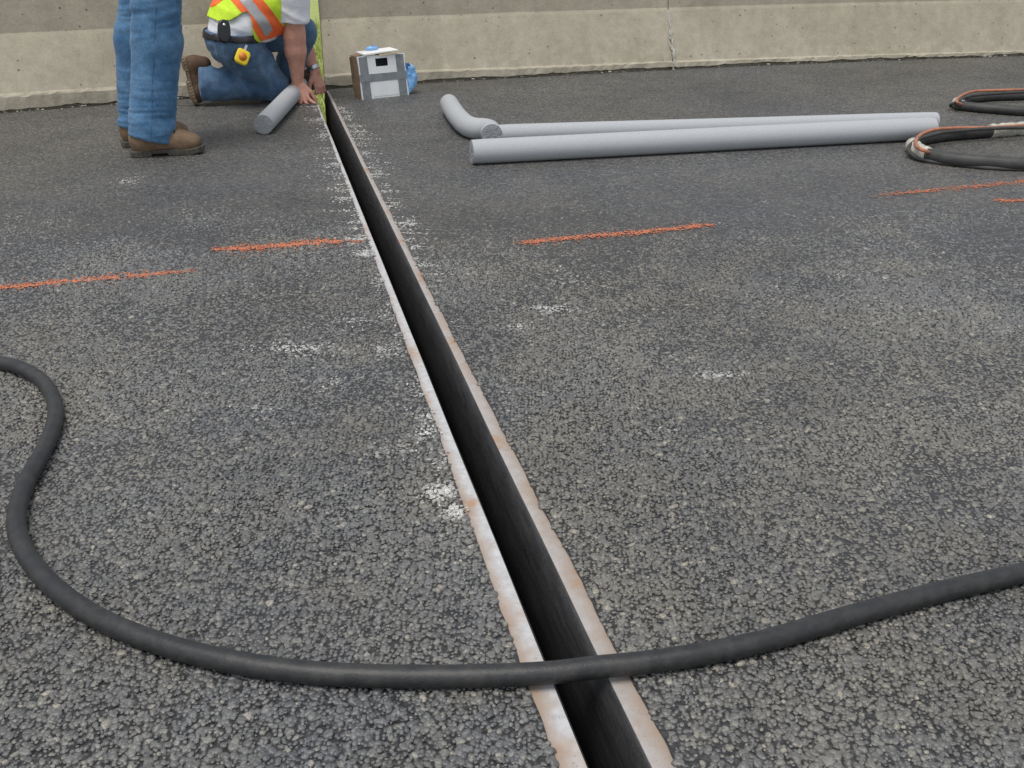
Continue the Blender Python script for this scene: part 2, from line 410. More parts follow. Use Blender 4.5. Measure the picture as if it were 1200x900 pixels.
M['silver'] = simple('reflective_silver', (.42, .42, .42), .45, (.34, .34, .35), 50, metallic=.2)
M['belt'] = simple('belt_leather', (.016, .014, .018), .5)
M['black'] = simple('black_plastic', (.012, .013, .016), .35)
M['leather'] = simple('tan_leather', (.215, .14, .08), .8, (.135, .085, .05), 28, bump=.4, bscale=140, bdist=.002)
M['leather_dark'] = simple('brown_leather', (.12, .062, .030), .75, (.065, .034, .018), 28, bump=.4, bscale=140, bdist=.002)
M['sole'] = simple('boot_sole', (.085, .075, .058), .85, (.05, .045, .038), 40)
M['sole_tan'] = simple('boot_sole_tan', (.22, .16, .10), .85, (.12, .09, .06), 40)
M['lace'] = simple('lace', (.03, .022, .018), .8)
M['hair'] = simple('hair', (.035, .022, .013), .6, (.02, .012, .008), 80, bump=.8, bscale=200, bdist=.004)
M['yellow'] = simple('yellow_plastic', (.86, .62, .02), .4, (.78, .55, .02), 40)
M['sticker'] = simple('orange_sticker', (.75, .22, .02), .45)
M['steel'] = simple('clip_steel', (.6, .6, .6), .35, metallic=.9)
M['card'] = simple('cardboard', (.26, .175, .11), .9, (.17, .115, .075), 25)
M['white_card'] = simple('white_card', (.80, .80, .79), .7, (.74, .74, .72), 20)
M['duct'] = simple('duct_tape', (.24, .26, .265), .45, (.17, .185, .19), 30, bump=.5, bscale=60, bdist=.004)
M['cream'] = simple('cream_board', (.72, .58, .36), .8)
M['bag'] = simple('blue_plastic_film', (.26, .50, .80), .4, (.16, .38, .70), 22)
M['inner_shade'] = simple('box_inner_shade', (.05, .05, .07), .9)  # near-black colour stands for the shade inside the box
M['navy'] = simple('navy_cloth', (.02, .03, .07), .9)
M['eye'] = simple('eye', (.7, .68, .65), .3)
M['red_sleeve'] = simple('dark_red_sleeve', (.14, .025, .03), .5)

# ------------------------------------------------------------------ layout: the joint and the wall line
def XL(y): return .3156 - .2470 * y           # edges of the open gap
def XR(y): return .3956 - .2470 * y
def rag(y, s, seed): return s * (mnoise.noise(Vector((y * 9, seed, 0))) + .45 * mnoise.noise(Vector((y * 31, seed, 3))) + .18 * mnoise.noise(Vector((y * 90, seed, 5))))
def OL(y): return XL(y) - float(np.interp(y, [.9, 1.5, 2.5, 3.5, 5.0], [.036, .030, .022, .017, .011])) + rag(y, .0030, 1.3)      # ragged asphalt edge, left
def OR(y): return XR(y) + float(np.interp(y, [.9, 1.5, 2.5, 5.0], [.031, .027, .020, .015])) + rag(y, .0032, 7.7)
wall_px = [(0, 132), (135, 121.5), (206, 116), (290, 110), (378, 104), (500, 96.5), (600, 91), (800, 80.5), (1000, 72), (1200, 65)]
WL = [P(*q)[:2] for q in wall_px]
d0 = unit(WL[0] - WL[1]); d1 = unit(WL[-1] - WL[-2])
WL = [WL[0] + d0 * 22, WL[0] + d0 * 6] + WL + [WL[-1] + d1 * 6, WL[-1] + d1 * 25]
wl3 = [V(q[0], q[1], 0) for q in WL]
WC = np.array([q[:2] for q in catmull(wl3, 24)])                    # fine wall base line, left to right
seglen = np.r_[0, np.cumsum(np.linalg.norm(np.diff(WC, axis=0), axis=1))]
def wall_at(s): return V(np.interp(s, seglen, WC[:, 0]), np.interp(s, seglen, WC[:, 1]))
def wall_n(s):
    t = unit(wall_at(s + .15) - wall_at(s - .15)); return V(-t[1], t[0])   # pointing away from the road
ss = np.linspace(0, seglen[-1], 6000); wp = np.array([wall_at(s) for s in ss])
sL = ss[np.argmin(np.abs(wp[:, 0] - XL(wp[:, 1])))]; sR = ss[np.argmin(np.abs(wp[:, 0] - XR(wp[:, 1])))]
yw = wall_at(sL)[1]

# ------------------------------------------------------------------ ground, road
g = obj('ground', [(-600, -600, -.62), (600, -600, -.62), (600, 900, -.62), (-600, 900, -.62)], [(0, 1, 2, 3)], M['grass']); tag(g, kind='structure')
def slab(top, z0, z1):
    n = len(top); v = [(x, y, z1) for x, y in top] + [(x, y, z0) for x, y in top]
    f = [tuple(range(n))] + [(i, n + i, n + (i + 1) % n, (i + 1) % n) for i in range(n)]
    return v, f
def wall_edge(s0, s1, step):
    n = max(2, int(abs(s1 - s0) / step)); out = []
    for s in np.linspace(s0, s1, n):
        gap = .026 + .016 * mnoise.noise(Vector((s * 3, 2, 0))) + .012 * mnoise.noise(Vector((s * 14, 5, 0)))
        q = wall_at(s) - wall_n(s) * max(gap, .006); out.append((q[0], q[1]))
    return out
ys = np.r_[np.arange(-12, .6, .4), np.arange(.6, yw - .03, .006)]
top = [(OL(y), y) for y in ys] + wall_edge(sL - .03, 0.5, .015) + [(-30, -6), (-30, -12)]
rl = obj('road', *slab(top[::-1], -.05, 0), M['road'], smooth=False)
ys2 = np.r_[np.arange(-12, .6, .4), np.arange(.6, wall_at(sR)[1] - .03, .006)]
top2 = [(OR(y), y) for y in ys2] + wall_edge(sR + .03, seglen[-1] - .5, .015) + [(34, 4), (34, -12)]
a2 = sum(top2[i][0] * top2[(i + 1) % len(top2)][1] - top2[(i + 1) % len(top2)][0] * top2[i][1] for i in range(len(top2)))
if a2 < 0: top2 = top2[::-1]
rr_ = obj('road', *slab(top2, -.05, 0), M['road'], smooth=False)
for r_ in (rl, rr_): tag(r_, kind='structure')
# bridge deck slabs under the asphalt, up to the joint
deckm = simple('deck_concrete', (.2, .19, .17), .9)
def deck(xs, side):
    y0, y1 = -12.2, yw + .55
    e = (lambda y: XL(y) - .012) if side < 0 else (lambda y: XR(y) + .012)
    b = WC[::20] + np.array([wall_n(s) * .40 for s in seglen[::20]])
    b = b[b[:, 0] < e(yw) - .1] if side < 0 else b[b[:, 0] > e(yw) + .1]
    mid = [(e(y0), y0), (e(yw + .35), yw + .35)]
    tp = mid + ([tuple(q) for q in b[::-1]] + [(-30.2, y0)] if side < 0 else [tuple(q) for q in b] + [(34.2, y0)])
    ar = sum(tp[i][0] * tp[(i + 1) % len(tp)][1] - tp[(i + 1) % len(tp)][0] * tp[i][1] for i in range(len(tp)))
    if ar < 0: tp = tp[::-1]
    d = obj('bridge_deck', *slab(tp, -.6, -.054), deckm, smooth=False); tag(d, kind='structure')
deck(0, -1); deck(0, 1)

# ------------------------------------------------------------------ expansion joint
jt = thing('expansion_joint', 'open black expansion joint slot edged with rusty pale steel strips', 'expansion joint', (XL(1.0), 1.0, -.05))
yj = np.arange(-12, yw + .02, .05)
def strip(xa, xb, za, zb, wob=0):
    v = []; f = []
    for i, y in enumerate(yj):
        w_ = wob * mnoise.noise(Vector((y * 2.5, wob * 100, 0)))
        xs = [xa(y) + w_, xb(y)]
        v += [(xs[0], y, za), (xs[1], y, za), (xs[1], y, zb), (xs[0], y, zb)]
    for i in range(len(yj) - 1):
        a = 4 * i; b = a + 4
        for k in range(4): f.append((a + k, a + (k + 1) % 4, b + (k + 1) % 4, b + k))
    f.append((0, 3, 2, 1)); e = 4 * (len(yj) - 1); f.append((e, e + 1, e + 2, e + 3))
    return v, f
obj('steel_plate', *strip(lambda y: XL(y), lambda y: XL(y) - .10, -.003, -.005, .0015), M['plate'], jt, smooth=False)
obj('steel_plate', *strip(lambda y: XR(y), lambda y: XR(y) + .10, -.003, -.005, .0016), M['plate'], jt, smooth=False)
def lined_wall(edge, sg):
    """rubber-lined face: lip rolled inward, a shape added to catch sky light, then a plumb face down into the slot"""
    pr = [(-.011, -.0052), (.0005, -.0052), (.0030, -.0075), (.0065, -.016), (.0105, -.030), (.0135, -.048), (.0150, -.07), (.0155, -.10), (.0155, -.40), (-.011, -.40)]  # upper points lean into the gap so the top takes sky light
    v = []; f = []; m = len(pr)
    for y in yj:
        for k, (o_, z) in enumerate(pr):
            w_ = (.0012 * mnoise.noise(Vector((y * 3, k * .4, sg))) + .0008 * mnoise.noise(Vector((y * 14, k * .8, sg)))) if 1 < k < 9 else 0
            v.append((edge(y) - sg * (o_ + w_), y, z))
    for i in range(len(yj) - 1):
        for k in range(m):
            q = (i * m + k, i * m + (k + 1) % m, (i + 1) * m + (k + 1) % m, (i + 1) * m + k); f.append(q if sg > 0 else q[::-1])
    return v, f
obj('side_wall', *lined_wall(XL, -1), M['jwall'], jt)
obj('side_wall', *lined_wall(XR, 1), M['jwall'], jt)
obj('joint_bottom', *strip(lambda y: XL(y) + .012, lambda y: XR(y) - .012, -.385, -.44), M['jwall'], jt, smooth=False)

# ------------------------------------------------------------------ concrete barriers
prof = [(.045, -.45), (.045, .012), (.0, .016), (.004, .075), (.010, .083), (.020, .092), (.132, .352), (.142, .372), (.185, .93), (.195, .945), (.38, .945), (.39, .93), (.47, .05), (.47, -.45)]
def barrier(s0, s1, label, ax0=None, ax1=None):
    n = max(3, int((s1 - s0) / .03)); b = wall_at((s0 + s1) / 2)
    v = []; f = []; m = len(prof)
    for i, s in enumerate(np.linspace(s0, s1, n)):
        p = wall_at(s); nn = wall_n(s)
        for k, (o_, z) in enumerate(prof):
            off = o_
            if k in (2, 3, 4): off += .006 * mnoise.noise(Vector((s * 6, k * .3, 0))) + .005 * mnoise.noise(Vector((s * 25, k * .7, 0)))
            if k in (6, 7): off += .003 * mnoise.noise(Vector((s * 1.3, 4, 0)))
            lp = float(np.interp(p[0], [-2.7, -1, .5, 3.7], [1.0, .85, .6, .35])) if k in (3, 4, 5) else 1
            zz = z * lp + (.008 * mnoise.noise(Vector((s * 4, 9, 0))) + .006 * mnoise.noise(Vector((s * 19, 9, 0))) if k in (3, 4) else 0)
            if k in (1, 2): zz = max(-.01, .010 + .016 * mnoise.noise(Vector((s * 1.1, 3, 0))) + .012 * mnoise.noise(Vector((s * 7, 6, 0))) + .006 * mnoise.noise(Vector((s * 30, 8, 0)))) + (.004 if k == 2 else 0)
            if k in (6, 7): zz += .004 * mnoise.noise(Vector((s * 2.2, 1, 0)))
            q = p + nn * off
            if ax0 is not None: q[0] = ax0(q[1]) if i == 0 else max(q[0], ax0(q[1]) + i * 1e-4)
            if ax1 is not None: q[0] = ax1(q[1]) if i == n - 1 else min(q[0], ax1(q[1]) - (n - 1 - i) * 1e-4)
            v.append((q[0], q[1], zz))
    for i in range(n - 1):
        for k in range(m):
            k2 = (k + 1) % m
            f.append((i * m + k, (i + 1) * m + k, (i + 1) * m + k2, i * m + k2))
    f.append(tuple(range(m))); f.append(tuple((n - 1) * m + k for k in range(m))[::-1])
    o = obj('concrete_barrier', v, f, M['concrete'], loc=(b[0], b[1], 0), smooth=False)
    return tag(o, label, 'barrier', 'concrete barrier segments along the road edge')
q785 = P(790, 81)[:2]; sJ = ss[np.argmin(np.linalg.norm(wp - q785, axis=1))]
barrier(0.3, sL, 'concrete barrier segment behind the two workers, ending at the grassy gap', None, lambda y: XL(y) - .001)
barrier(sR, sJ - .003, 'concrete barrier segment between the grassy gap and the pale hairline joint, behind the taped box', lambda y: XR(wall_at(sR)[1]) - .19 * (y - wall_at(sR)[1]), None)
barrier(sJ + .003, seglen[-1] - .3, 'concrete barrier segment beyond the pale hairline joint, behind the hose coils')
# crumbly mortar filler in the hairline joint
jp, jn = wall_at(sJ), wall_n(sJ); jtg = V(jn[1], -jn[0])
mb = MB()
for i in range(90):
    z = .36 * i / 90; off = (.004 if z < .08 else .014 + (z - .085) / .267 * .118)
    c = jp + jn * (off + .002) + jtg * random.gauss(0, .006); r_ = random.uniform(.002, .006)
    mb.box((c[0], c[1], z), (r_, 0, 0), (0, r_ * .5, 0), (0, 0, r_ * 1.6))
o = mb.build('mortar_seam', simple('efflorescence', (.62, .6, .53), .9), loc=(jp[0], jp[1], 0)); tag(o, 'crumbly pale mortar seam in the barrier joint', 'mortar seam')
# broken mortar crumbs along the wall foot
mb = MB()
for i in range(170):
    s = random.uniform(seglen[24 * 2] - .3, seglen[24 * 11] + .5)
    if sL - .12 < s < sR + .12: continue
    p = wall_at(s) - wall_n(s) * (abs(random.gauss(0, .018)) + .004); r_ = random.choice((.003, .004, .006, .01))
    a = random.random() * 3
    mb.box((p[0], p[1], r_ * .3), (r_ * math.cos(a), r_ * math.sin(a), 0), (-r_ * .7 * math.sin(a), r_ * .7 * math.cos(a), r_ * .2), (0, -r_ * .2, r_ * .5))
o = mb.build('mortar_crumbs', simple('crumbs', (.36, .34, .28), .95)); tag(o, 'loose mortar crumbs along the foot of the barrier', 'crumbs', kind='stuff')

# ------------------------------------------------------------------ grass beyond the gap
bv = []; bf = []
for i in range(9000):
    y = 6.75 + 9 * random.random() ** 1.4; x = -.247 * (y - 6.1) - 1.15 + random.gauss(0, .35 + .12 * (y - 6.5))
    q = V(x, y); s_ = ss[np.argmin(np.abs(wp[:, 0] - x))]
    if y < wall_at(s_)[1] + .5: continue
    h_ = random.uniform(.06, .2); a = random.random() * 6.28; w_ = random.uniform(.004, .009)
    dx, dy = math.cos(a), math.sin(a); lx, ly = random.gauss(0, .06), random.gauss(0, .06); n = len(bv)
    bv += [(x - dx * w_, y - dy * w_, -.63), (x + dx * w_, y + dy * w_, -.63), (x + lx * .5 + dx * w_ * .7, y + ly * .5 + dy * w_ * .7, -.62 + h_ * .6), (x + lx * .5 - dx * w_ * .7, y + ly * .5 - dy * w_ * .7, -.62 + h_ * .6), (x + lx, y + ly, -.62 + h_)]
    bf += [(n, n + 1, n + 2, n + 3), (n + 3, n + 2, n + 4)]
o = obj('grass', bv, bf, M['blade'], smooth=False); tag(o, 'yellow green grass on the verge beyond the barrier gap', 'grass', kind='stuff')

# ------------------------------------------------------------------ aggregate stones
import bmesh
def stone_mesh(seed, sub=2):
    bm = bmesh.new(); bmesh.ops.create_icosphere(bm, subdivisions=sub, radius=1)
    for v in bm.verts:
        c = v.co.copy(); k = 1 + .42 * mnoise.noise(c * 1.1 + Vector((seed * 7.1, 0, 0))) + .16 * mnoise.noise(c * 2.6 + Vector((0, seed * 3.3, 0)))
        c = c * k
        for q in range(5):                                  # chop a few facets
            nrm = Vector((math.sin(seed * 3 + q * 2.1), math.cos(seed * 5 + q * 1.7), .5 * math.sin(seed + q))).normalized()
            d = c.dot(nrm) - .74
            if d > 0: c -= nrm * d * .85
        if c.z > .5: c.z = .5 + (c.z - .5) * .3
        v.co = c
    me = bpy.data.meshes.new('stone'); bm.to_mesh(me); bm.free()
    me.polygons.foreach_set('use_smooth', [True] * len(me.polygons)); me.materials.append(M['stone']); return me
src = bpy.data.collections.new('stone_source')
NST = 10
for i in range(NST):
    src.objects.link(bpy.data.objects.new('stone_%02d' % i, stone_mesh(i)))
# pale scuffs: (px, py, length px, height px, strength)
marks = [(648, 362, 42, 7, 1), (607, 384, 34, 8, .5), (350, 408, 74, 11, .8), (455, 410, 46, 14, .5), (845, 440, 66, 7, .7), (500, 507, 26, 18, .8),
         (516, 577, 40, 20, 1), (537, 599, 34, 18, 1), (500, 487, 22, 14, .7), (470, 527, 64, 14, .35), (410, 377, 50, 20, .35), (668, 330, 60, 18, .25), (148, 213, 24, 6, .7),
         (372, 141, 14, 3, .7), (383, 159, 14, 3, .8), (395, 193, 10, 4, .8), (402, 207, 20, 3, .9), (405, 224, 16, 3, .9), (403, 234, 24, 4, 1),
         (427, 298, 26, 6, .8), (418, 282, 18, 10, .5), (415, 250, 14, 12, .4), (406, 138, 16, 3, .8), (416, 149, 18, 4, .8), (422, 156, 26, 4, .9), (419, 167, 16, 4, .7),
         (452, 218, 16, 3, .9), (457, 225, 16, 3, .8), (428, 178, 12, 5, .7), (478, 262, 22, 7, .8), (436, 195, 12, 8, .5), (443, 205, 12, 6, .4),
         (465, 240, 14, 9, .4), (440, 185, 60, 5, .18), (380, 210, 50, 6, .18), (445, 330, 22, 20, .45), (455, 365, 20, 24, .4), (470, 400, 18, 24, .4),
         (490, 450, 22, 30, .4), (520, 540, 18, 40, .4), (300, 480, 40, 8, .2), (780, 505, 30, 6, .2), (985, 322, 12, 4, .4), (390, 450, 50, 10, .25)]
mk = []
for x, y, l, h_, s in marks:
    c = P(x, y); a = P(x + l / 2, y); t_ = P(x, y - h_ / 2)
    mk.append((c[0], c[1], max(abs(a[0] - c[0]), .012), max(abs(t_[1] - c[1]), .010), s))
for i in range(110):
    y = random.uniform(2.7, 5.7); sd_ = random.choice((-1, 1)); l = random.uniform(.015, .06) * (1.4 if random.random() < .25 else 1)
    e = (OL(y) if sd_ < 0 else OR(y)); mk.append((e + sd_ * l * .55, y, l, random.uniform(.004, .010), random.uniform(.35, .95)))
def chalk(px_, py_):
    out = np.zeros(len(px_))
    for cx, cy, rx, ry, s in mk:
        d = ((px_ - cx) / rx) ** 2 + ((py_ - cy) / ry) ** 2
        out = np.maximum(out, s * np.exp(-d * .9))
    return out
SPC = .0074
gy = np.arange(.62, 3.7, SPC * .866); pts = []
for j, y in enumerate(gy):
    xm = .56 * y + .85; x = np.arange(-xm, xm, SPC) + (j % 2) * SPC / 2
    pts.append(np.stack([x, np.full_like(x, y)], 1))
pts = np.concatenate(pts); pts += rng.normal(0, SPC * .24, pts.shape)
ye = np.arange(.4, 7, .004); eL = np.array([OL(y) for y in ye]); eR = np.array([OR(y) for y in ye])
def onroad(p, m): return (p[:, 0] < np.interp(p[:, 1], ye, eL) - m) | (p[:, 0] > np.interp(p[:, 1], ye, eR) + m)
keep = onroad(pts, .002) & (rng.random(len(pts)) < np.clip((3.65 - pts[:, 1]) / 1.0, 0, 1) * .97 * np.clip((.88 - (np.abs(pts[:, 0]) - .56 * pts[:, 1])) / .5, 0, 1))
pts = pts[keep]
ch = chalk(pts[:, 0], pts[:, 1])
ch = np.where(rng.random(len(pts)) < ch * 1.1, np.clip(ch * 1.3, .3, 1), 0)
n = len(pts)
r = SPC * .5 * np.exp(rng.normal(.05, .36, n)); r = np.clip(r, .0016, .0078)
tone = rng.random(n)
opn = np.array([.5 + 1.1 * mnoise.noise(Vector((a * 2.3, b * 2.3, 4))) + .6 * mnoise.noise(Vector((a * 7, b * 7, 9))) for a, b in pts])
opn = np.clip(opn + np.clip((1.7 - pts[:, 1]) * .45, -.25, .35), 0, 1)                # more open near the hose, tighter farther on
zz = rng.normal(0, .0007, n) - .0016 + .0024 * opn - np.clip((pts[:, 1] - 2.4) * .0010, 0, .0012) - (r - .0037) * .35
scl = np.stack([r * rng.uniform(.85, 1.3, n), r * rng.uniform(.85, 1.3, n), r * rng.uniform(.75, 1.0, n)], 1)
rot = np.stack([rng.normal(0, .2, n), rng.normal(0, .2, n), rng.uniform(0, 6.28, n)], 1)
# loose far chips for scuffs beyond the modelled aggregate
fx = []
for cx, cy, rx, ry, s in mk:
    k = int(rx * ry * 4 * (15000 if cy > 2.7 else 15000) * s ** 1.6) + 10
    q = np.stack([rng.normal(cx, rx * .66, k), rng.normal(cy, ry * .85, k)], 1); fx.append(q)
fx = np.concatenate(fx); fx = fx[onroad(fx, -.006)]
m_ = len(fx); pts = np.concatenate([pts, fx]); ch = np.r_[ch, rng.uniform(.5, 1, m_)]; tone = np.r_[tone, rng.random(m_)]
zz = np.r_[zz, np.where(fx[:, 1] > 2.7, .0008, .0022) + rng.normal(0, .0006, m_)]; rr2 = rng.uniform(.0008, .0034, m_) * np.where(fx[:, 1] > 2.7, 1.25, .9)
scl = np.concatenate([scl, np.stack([rr2 * 1.3, rr2, rr2 * .4], 1)]); rot = np.concatenate([rot, np.stack([rng.normal(0, .15, m_), rng.normal(0, .15, m_), rng.uniform(0, 6.28, m_)], 1)])
n = len(pts)
def instancer(name, pts3, scl, rot, idx, extra, coll):
    me = bpy.data.meshes.new(name); me.vertices.add(len(pts3)); me.vertices.foreach_set('co', np.asarray(pts3, np.float32).ravel())
    for nm, ty, arr in [('scl', 'FLOAT_VECTOR', scl), ('rot', 'FLOAT_VECTOR', rot)]:
        a = me.attributes.new(nm, ty, 'POINT'); a.data.foreach_set('vector', np.asarray(arr, np.float32).ravel())
    a = me.attributes.new('idx', 'INT', 'POINT'); a.data.foreach_set('value', np.asarray(idx, np.int32))
    for nm, arr in extra.items():
        a = me.attributes.new(nm, 'FLOAT', 'POINT'); a.data.foreach_set('value', np.asarray(arr, np.float32))
    o = bpy.data.objects.new(name, me); C.objects.link(o)
    ng = bpy.data.node_groups.new(name + '_scatter', 'GeometryNodeTree')
    ng.interface.new_socket('Geometry', in_out='INPUT', socket_type='NodeSocketGeometry'); ng.interface.new_socket('Geometry', in_out='OUTPUT', socket_type='NodeSocketGeometry')
    N = ng.nodes; L = ng.links; gi = N.new('NodeGroupInput'); go = N.new('NodeGroupOutput'); ip = N.new('GeometryNodeInstanceOnPoints')
    ci = N.new('GeometryNodeCollectionInfo'); ci.inputs['Collection'].default_value = coll; ci.inputs['Separate Children'].default_value = True; ci.inputs['Reset Children'].default_value = True
    def attr(nm, ty):
        q = N.new('GeometryNodeInputNamedAttribute'); q.data_type = ty; q.inputs['Name'].default_value = nm; return q.outputs['Attribute']
    e2r = N.new('FunctionNodeEulerToRotation'); L.new(attr('rot', 'FLOAT_VECTOR'), e2r.inputs[0])
    L.new(gi.outputs[0], ip.inputs['Points']); L.new(ci.outputs[0], ip.inputs['Instance']); ip.inputs['Pick Instance'].default_value = True
    L.new(attr('idx', 'INT'), ip.inputs['Instance Index']); L.new(e2r.outputs[0], ip.inputs['Rotation']); L.new(attr('scl', 'FLOAT_VECTOR'), ip.inputs['Scale'])
    L.new(ip.outputs[0], go.inputs[0])
    md = o.modifiers.new('scatter', 'NODES'); md.node_group = ng; return o
o = instancer('asphalt_aggregate', np.c_[pts, zz], scl, rot, rng.integers(0, NST, n), {'tone': tone, 'chalk': ch}, src)
tag(o, 'coarse dark stone chippings bound in the asphalt surface', 'asphalt', kind='stuff')

# ------------------------------------------------------------------ orange survey paint: paint-coated chippings in a line
chip = stone_mesh(3, 1); cv = np.array([v.co[:] for v in chip.vertices]); cf = [tuple(p.vertices) for p in chip.polygons]
def paint_line(a, b, wpx, dens, label, fade0=.12, fade1=.12):
    A, B = P(*a), P(*b); ln = np.linalg.norm(B - A); t = unit(B - A); nn = V(-t[1], t[0], 0); hw = wpx * 1.1
    k = int(ln * hw * 2 * 42000 * dens); v = []; f = []
    for i in range(k):
        u = random.random(); e = min(1, u / fade0) * min(1, (1 - u) / fade1)
        if random.random() > e ** .7 + .05: continue
        w_ = random.gauss(0, .42 if random.random() < .8 else 1.0) * hw * (.55 + .45 * e)
        if mnoise.noise(Vector((u * ln * 30, w_ * 60, a[0]))) < -.34: continue
        p = A + t * u * ln + nn * (w_ + .004 * math.sin(u * 9 + a[0]))
        r_ = random.uniform(.0018, .0046); an = random.random() * 6.28; ca, sa = math.cos(an), math.sin(an)
        q = cv * V(r_, r_ * random.uniform(.7, 1), r_ * .3); q = np.stack([q[:, 0] * ca - q[:, 1] * sa, q[:, 0] * sa + q[:, 1] * ca, q[:, 2]], 1) + p + V(0, 0, .0028)
        m0 = len(v); v += q.tolist(); f += [tuple(j + m0 for j in fc) for fc in cf]
    o = obj('orange_paint_line', v, f, M['orange_paint'], loc=(A + B) / 2)
    tag(o, label, 'paint mark', 'orange survey paint dashes across the asphalt')
paint_line((-60, 343), (232, 317), .024, 1.0, 'long orange paint dash nearest the bend of the foreground hose', .02, .3)
paint_line((246, 294), (402, 283), .030, 1.1, 'orange paint dash ending beside the joint slot on the standing worker side', .2, .08)
paint_line((395, 284), (428, 283), .020, .35, 'faint orange paint trace touching the steel strip on the workers side')
paint_line((602, 286), (838, 264), .024, .9, 'orange paint dash between the joint slot and the grey foam rods', .1, .1)
paint_line((1018, 231), (1260, 207), .026, .4, 'pale orange paint dash in front of the nearer hose coil', .25, .05)
paint_line((1163, 237), (1260, 232), .026, .6, 'bright short orange paint dash beside the pale one near the hose coil', .1, .05)

# ------------------------------------------------------------------ foreground hose
HR = .0158
hp = [(-1500, 520), (-1100, 440), (-800, 395), (-520, 392), (-300, 402), (-160, 408), (-60, 414), (0, 425), (26, 432), (50, 447), (63, 469), (64, 494), (50, 530), (31, 565), (20, 600), (22, 630), (39, 662), (71, 695), (120, 727), (190, 755),
      (270, 775), (350, 787), (430, 792), (520, 793), (600, 791), (650, 788), (700, 782), (760, 776), (830, 765), (900, 750), (1000, 721), (1100, 694), (1200, 671), (1330, 640), (1500, 610), (1800, 585), (2200, 600), (2600, 640)]
path = catmull([P(x, y, HR + .002) + V(0, 0, .0003) for x, y in hp], 10)
c0 = P(600, 792)
o = obj('rubber_hose', *tube(path, HR, 22), M['rubber'], loc=(c0[0], c0[1], 0)); tag(o, 'long black rubber hose lying across the joint slot', 'hose')

# ------------------------------------------------------------------ grey foam backer rods
def rod(path, r_, label, loc):
    t = thing('foam_rod', label, 'foam rod', loc, 'grey foam backer rods')
    n = len(path)
    ln = sum(np.linalg.norm(np.asarray(path[i + 1]) - np.asarray(path[i])) for i in range(n - 1))
    v, f = tube(path, lambda u: r_ * (1 - .03 * max(0, 1 - min(u, 1 - u) * ln / .012)), 32, cap=False)
    obj('rod_body', v, f, M['foam'], t)
    for i, j in ((0, 1), (n - 1, n - 2)):
        c = np.asarray(path[i], float); d = unit(c - np.asarray(path[j])); a = unit(np.cross(d, (0, 0, 1.) if abs(d[2]) < .9 else (1., 0, 0))); b = np.cross(d, a)
        vv = [c + d * .001 * random.uniform(.2, 1)]; ff = []
        K = 32
        for q in range(1, 5):
            for k in range(K):
                th = 2 * math.pi * k / K; vv.append(c + r_ * .985 * q / 4 * (math.cos(th) * a + math.sin(th) * b) + d * (random.uniform(0, .0022) if q < 4 else -.001))
        for k in range(K): ff.append((0, 1 + k, 1 + (k + 1) % K))
        for q in range(3):
            for k in range(K):
                a0 = 1 + q * K + k; a1 = 1 + q * K + (k + 1) % K; ff.append((a0, a0 + K, a1 + K, a1))
        obj('cut_end', vv, ff, M['foam_cut'], t, smooth=False)
    return t
def wob(a, b, n, amp, seed):
    a, b = V(*a), V(*b); d = unit(b - a); s_ = V(-d[1], d[0], 0)
    return [a + (b - a) * i / n + s_ * amp * mnoise.noise(Vector((i / n * 2.2, seed, 0))) for i in range(n + 1)]
RR = .050
eA = P(553, 192.5); eB = P(1091, 163.5)
dB = unit(eB - eA); sB = V(-dB[1], dB[0], 0)
b0 = eA + sB * .006 + V(0, 0, RR); b1 = eB + sB * .006 + V(0, 0, RR)
rod(wob(b0, b1, 40, .006, 2.2), RR, 'long straight thicker grey foam rod whose end touches the hose coil', (b0[0], b0[1], 0))
c0_ = P(584, 157.5, RR * .86); c1_ = P(1096, 142, RR * .86)
rod(wob(c0_, c1_, 40, .006, 5.1), RR * .86, 'long straight slimmer grey foam rod lying on the barrier side of the thicker one', (c0_[0], c0_[1], 0))
ke = [P(526, 121, RR), P(532, 131, RR), P(539, 140, RR), P(548, 147.5, RR), P(558, 150.5, RR), P(567, 151, RR), P(574, 153, RR), P(576.5, 158, RR)]
ke = catmull(ke, 8)
rod(ke, RR * .95, 'short bent grey foam rod propped on the straight rods', (ke[0][0], ke[0][1], 0))
w0 = W(308.5, 146, 4.72); w0[2] = .046; w1 = V(-1.205, 5.86, .05)
rod(wob(w0, w1, 20, .004, 9.4), .0455, 'grey foam rod under the kneeling worker\'s hand beside the joint', (w0[0], w0[1], 0))

# ------------------------------------------------------------------ hose coils with orange cord at the right
def coil(name, label, hose_px, cord_px, wraps, hr, loc, thin_px):
    t = thing(name, label, 'hose coil', loc, 'taped hose coils with orange cord')
    pth = catmull([P(x, y, z) for x, y, z in hose_px], 10)
    obj('hose', *tube(pth, hr, 20), M['rubber2'], t)
    obj('orange_cord', *tube(catmull([P(x, y, z) for x, y, z in cord_px], 10), .0075, 12), M['orange_cord'], t)
    obj('black_cable', *tube(catmull([P(x, y, z) for x, y, z in thin_px], 10), .008, 12), M['rubber2'], t)
    for i0, i1, gr in wraps:
        seg = pth[i0:i1]; nseg = len(seg)
        obj('tape_wrap', *tube(seg, lambda u: hr * gr + .0025 * math.sin(u * 23) + .0015 * math.sin(u * 51 + 1), 20), M['tape'], t)
    return t
hz = .027
near = [(1440, 176, .075), (1452, 165, .06), (1430, 154, .04), (1390, 149, .03), (1330, 148, hz), (1270, 148, hz), (1200, 151, hz), (1160, 154, hz), (1120, 157, hz), (1095, 160, hz), (1078, 164, hz), (1070, 170, hz), (1075, 177, hz), (1090, 182, hz),
        (1120, 187, hz), (1160, 190, hz), (1200, 192, hz), (1270, 190, hz), (1340, 184, hz), (1400, 176, hz)]
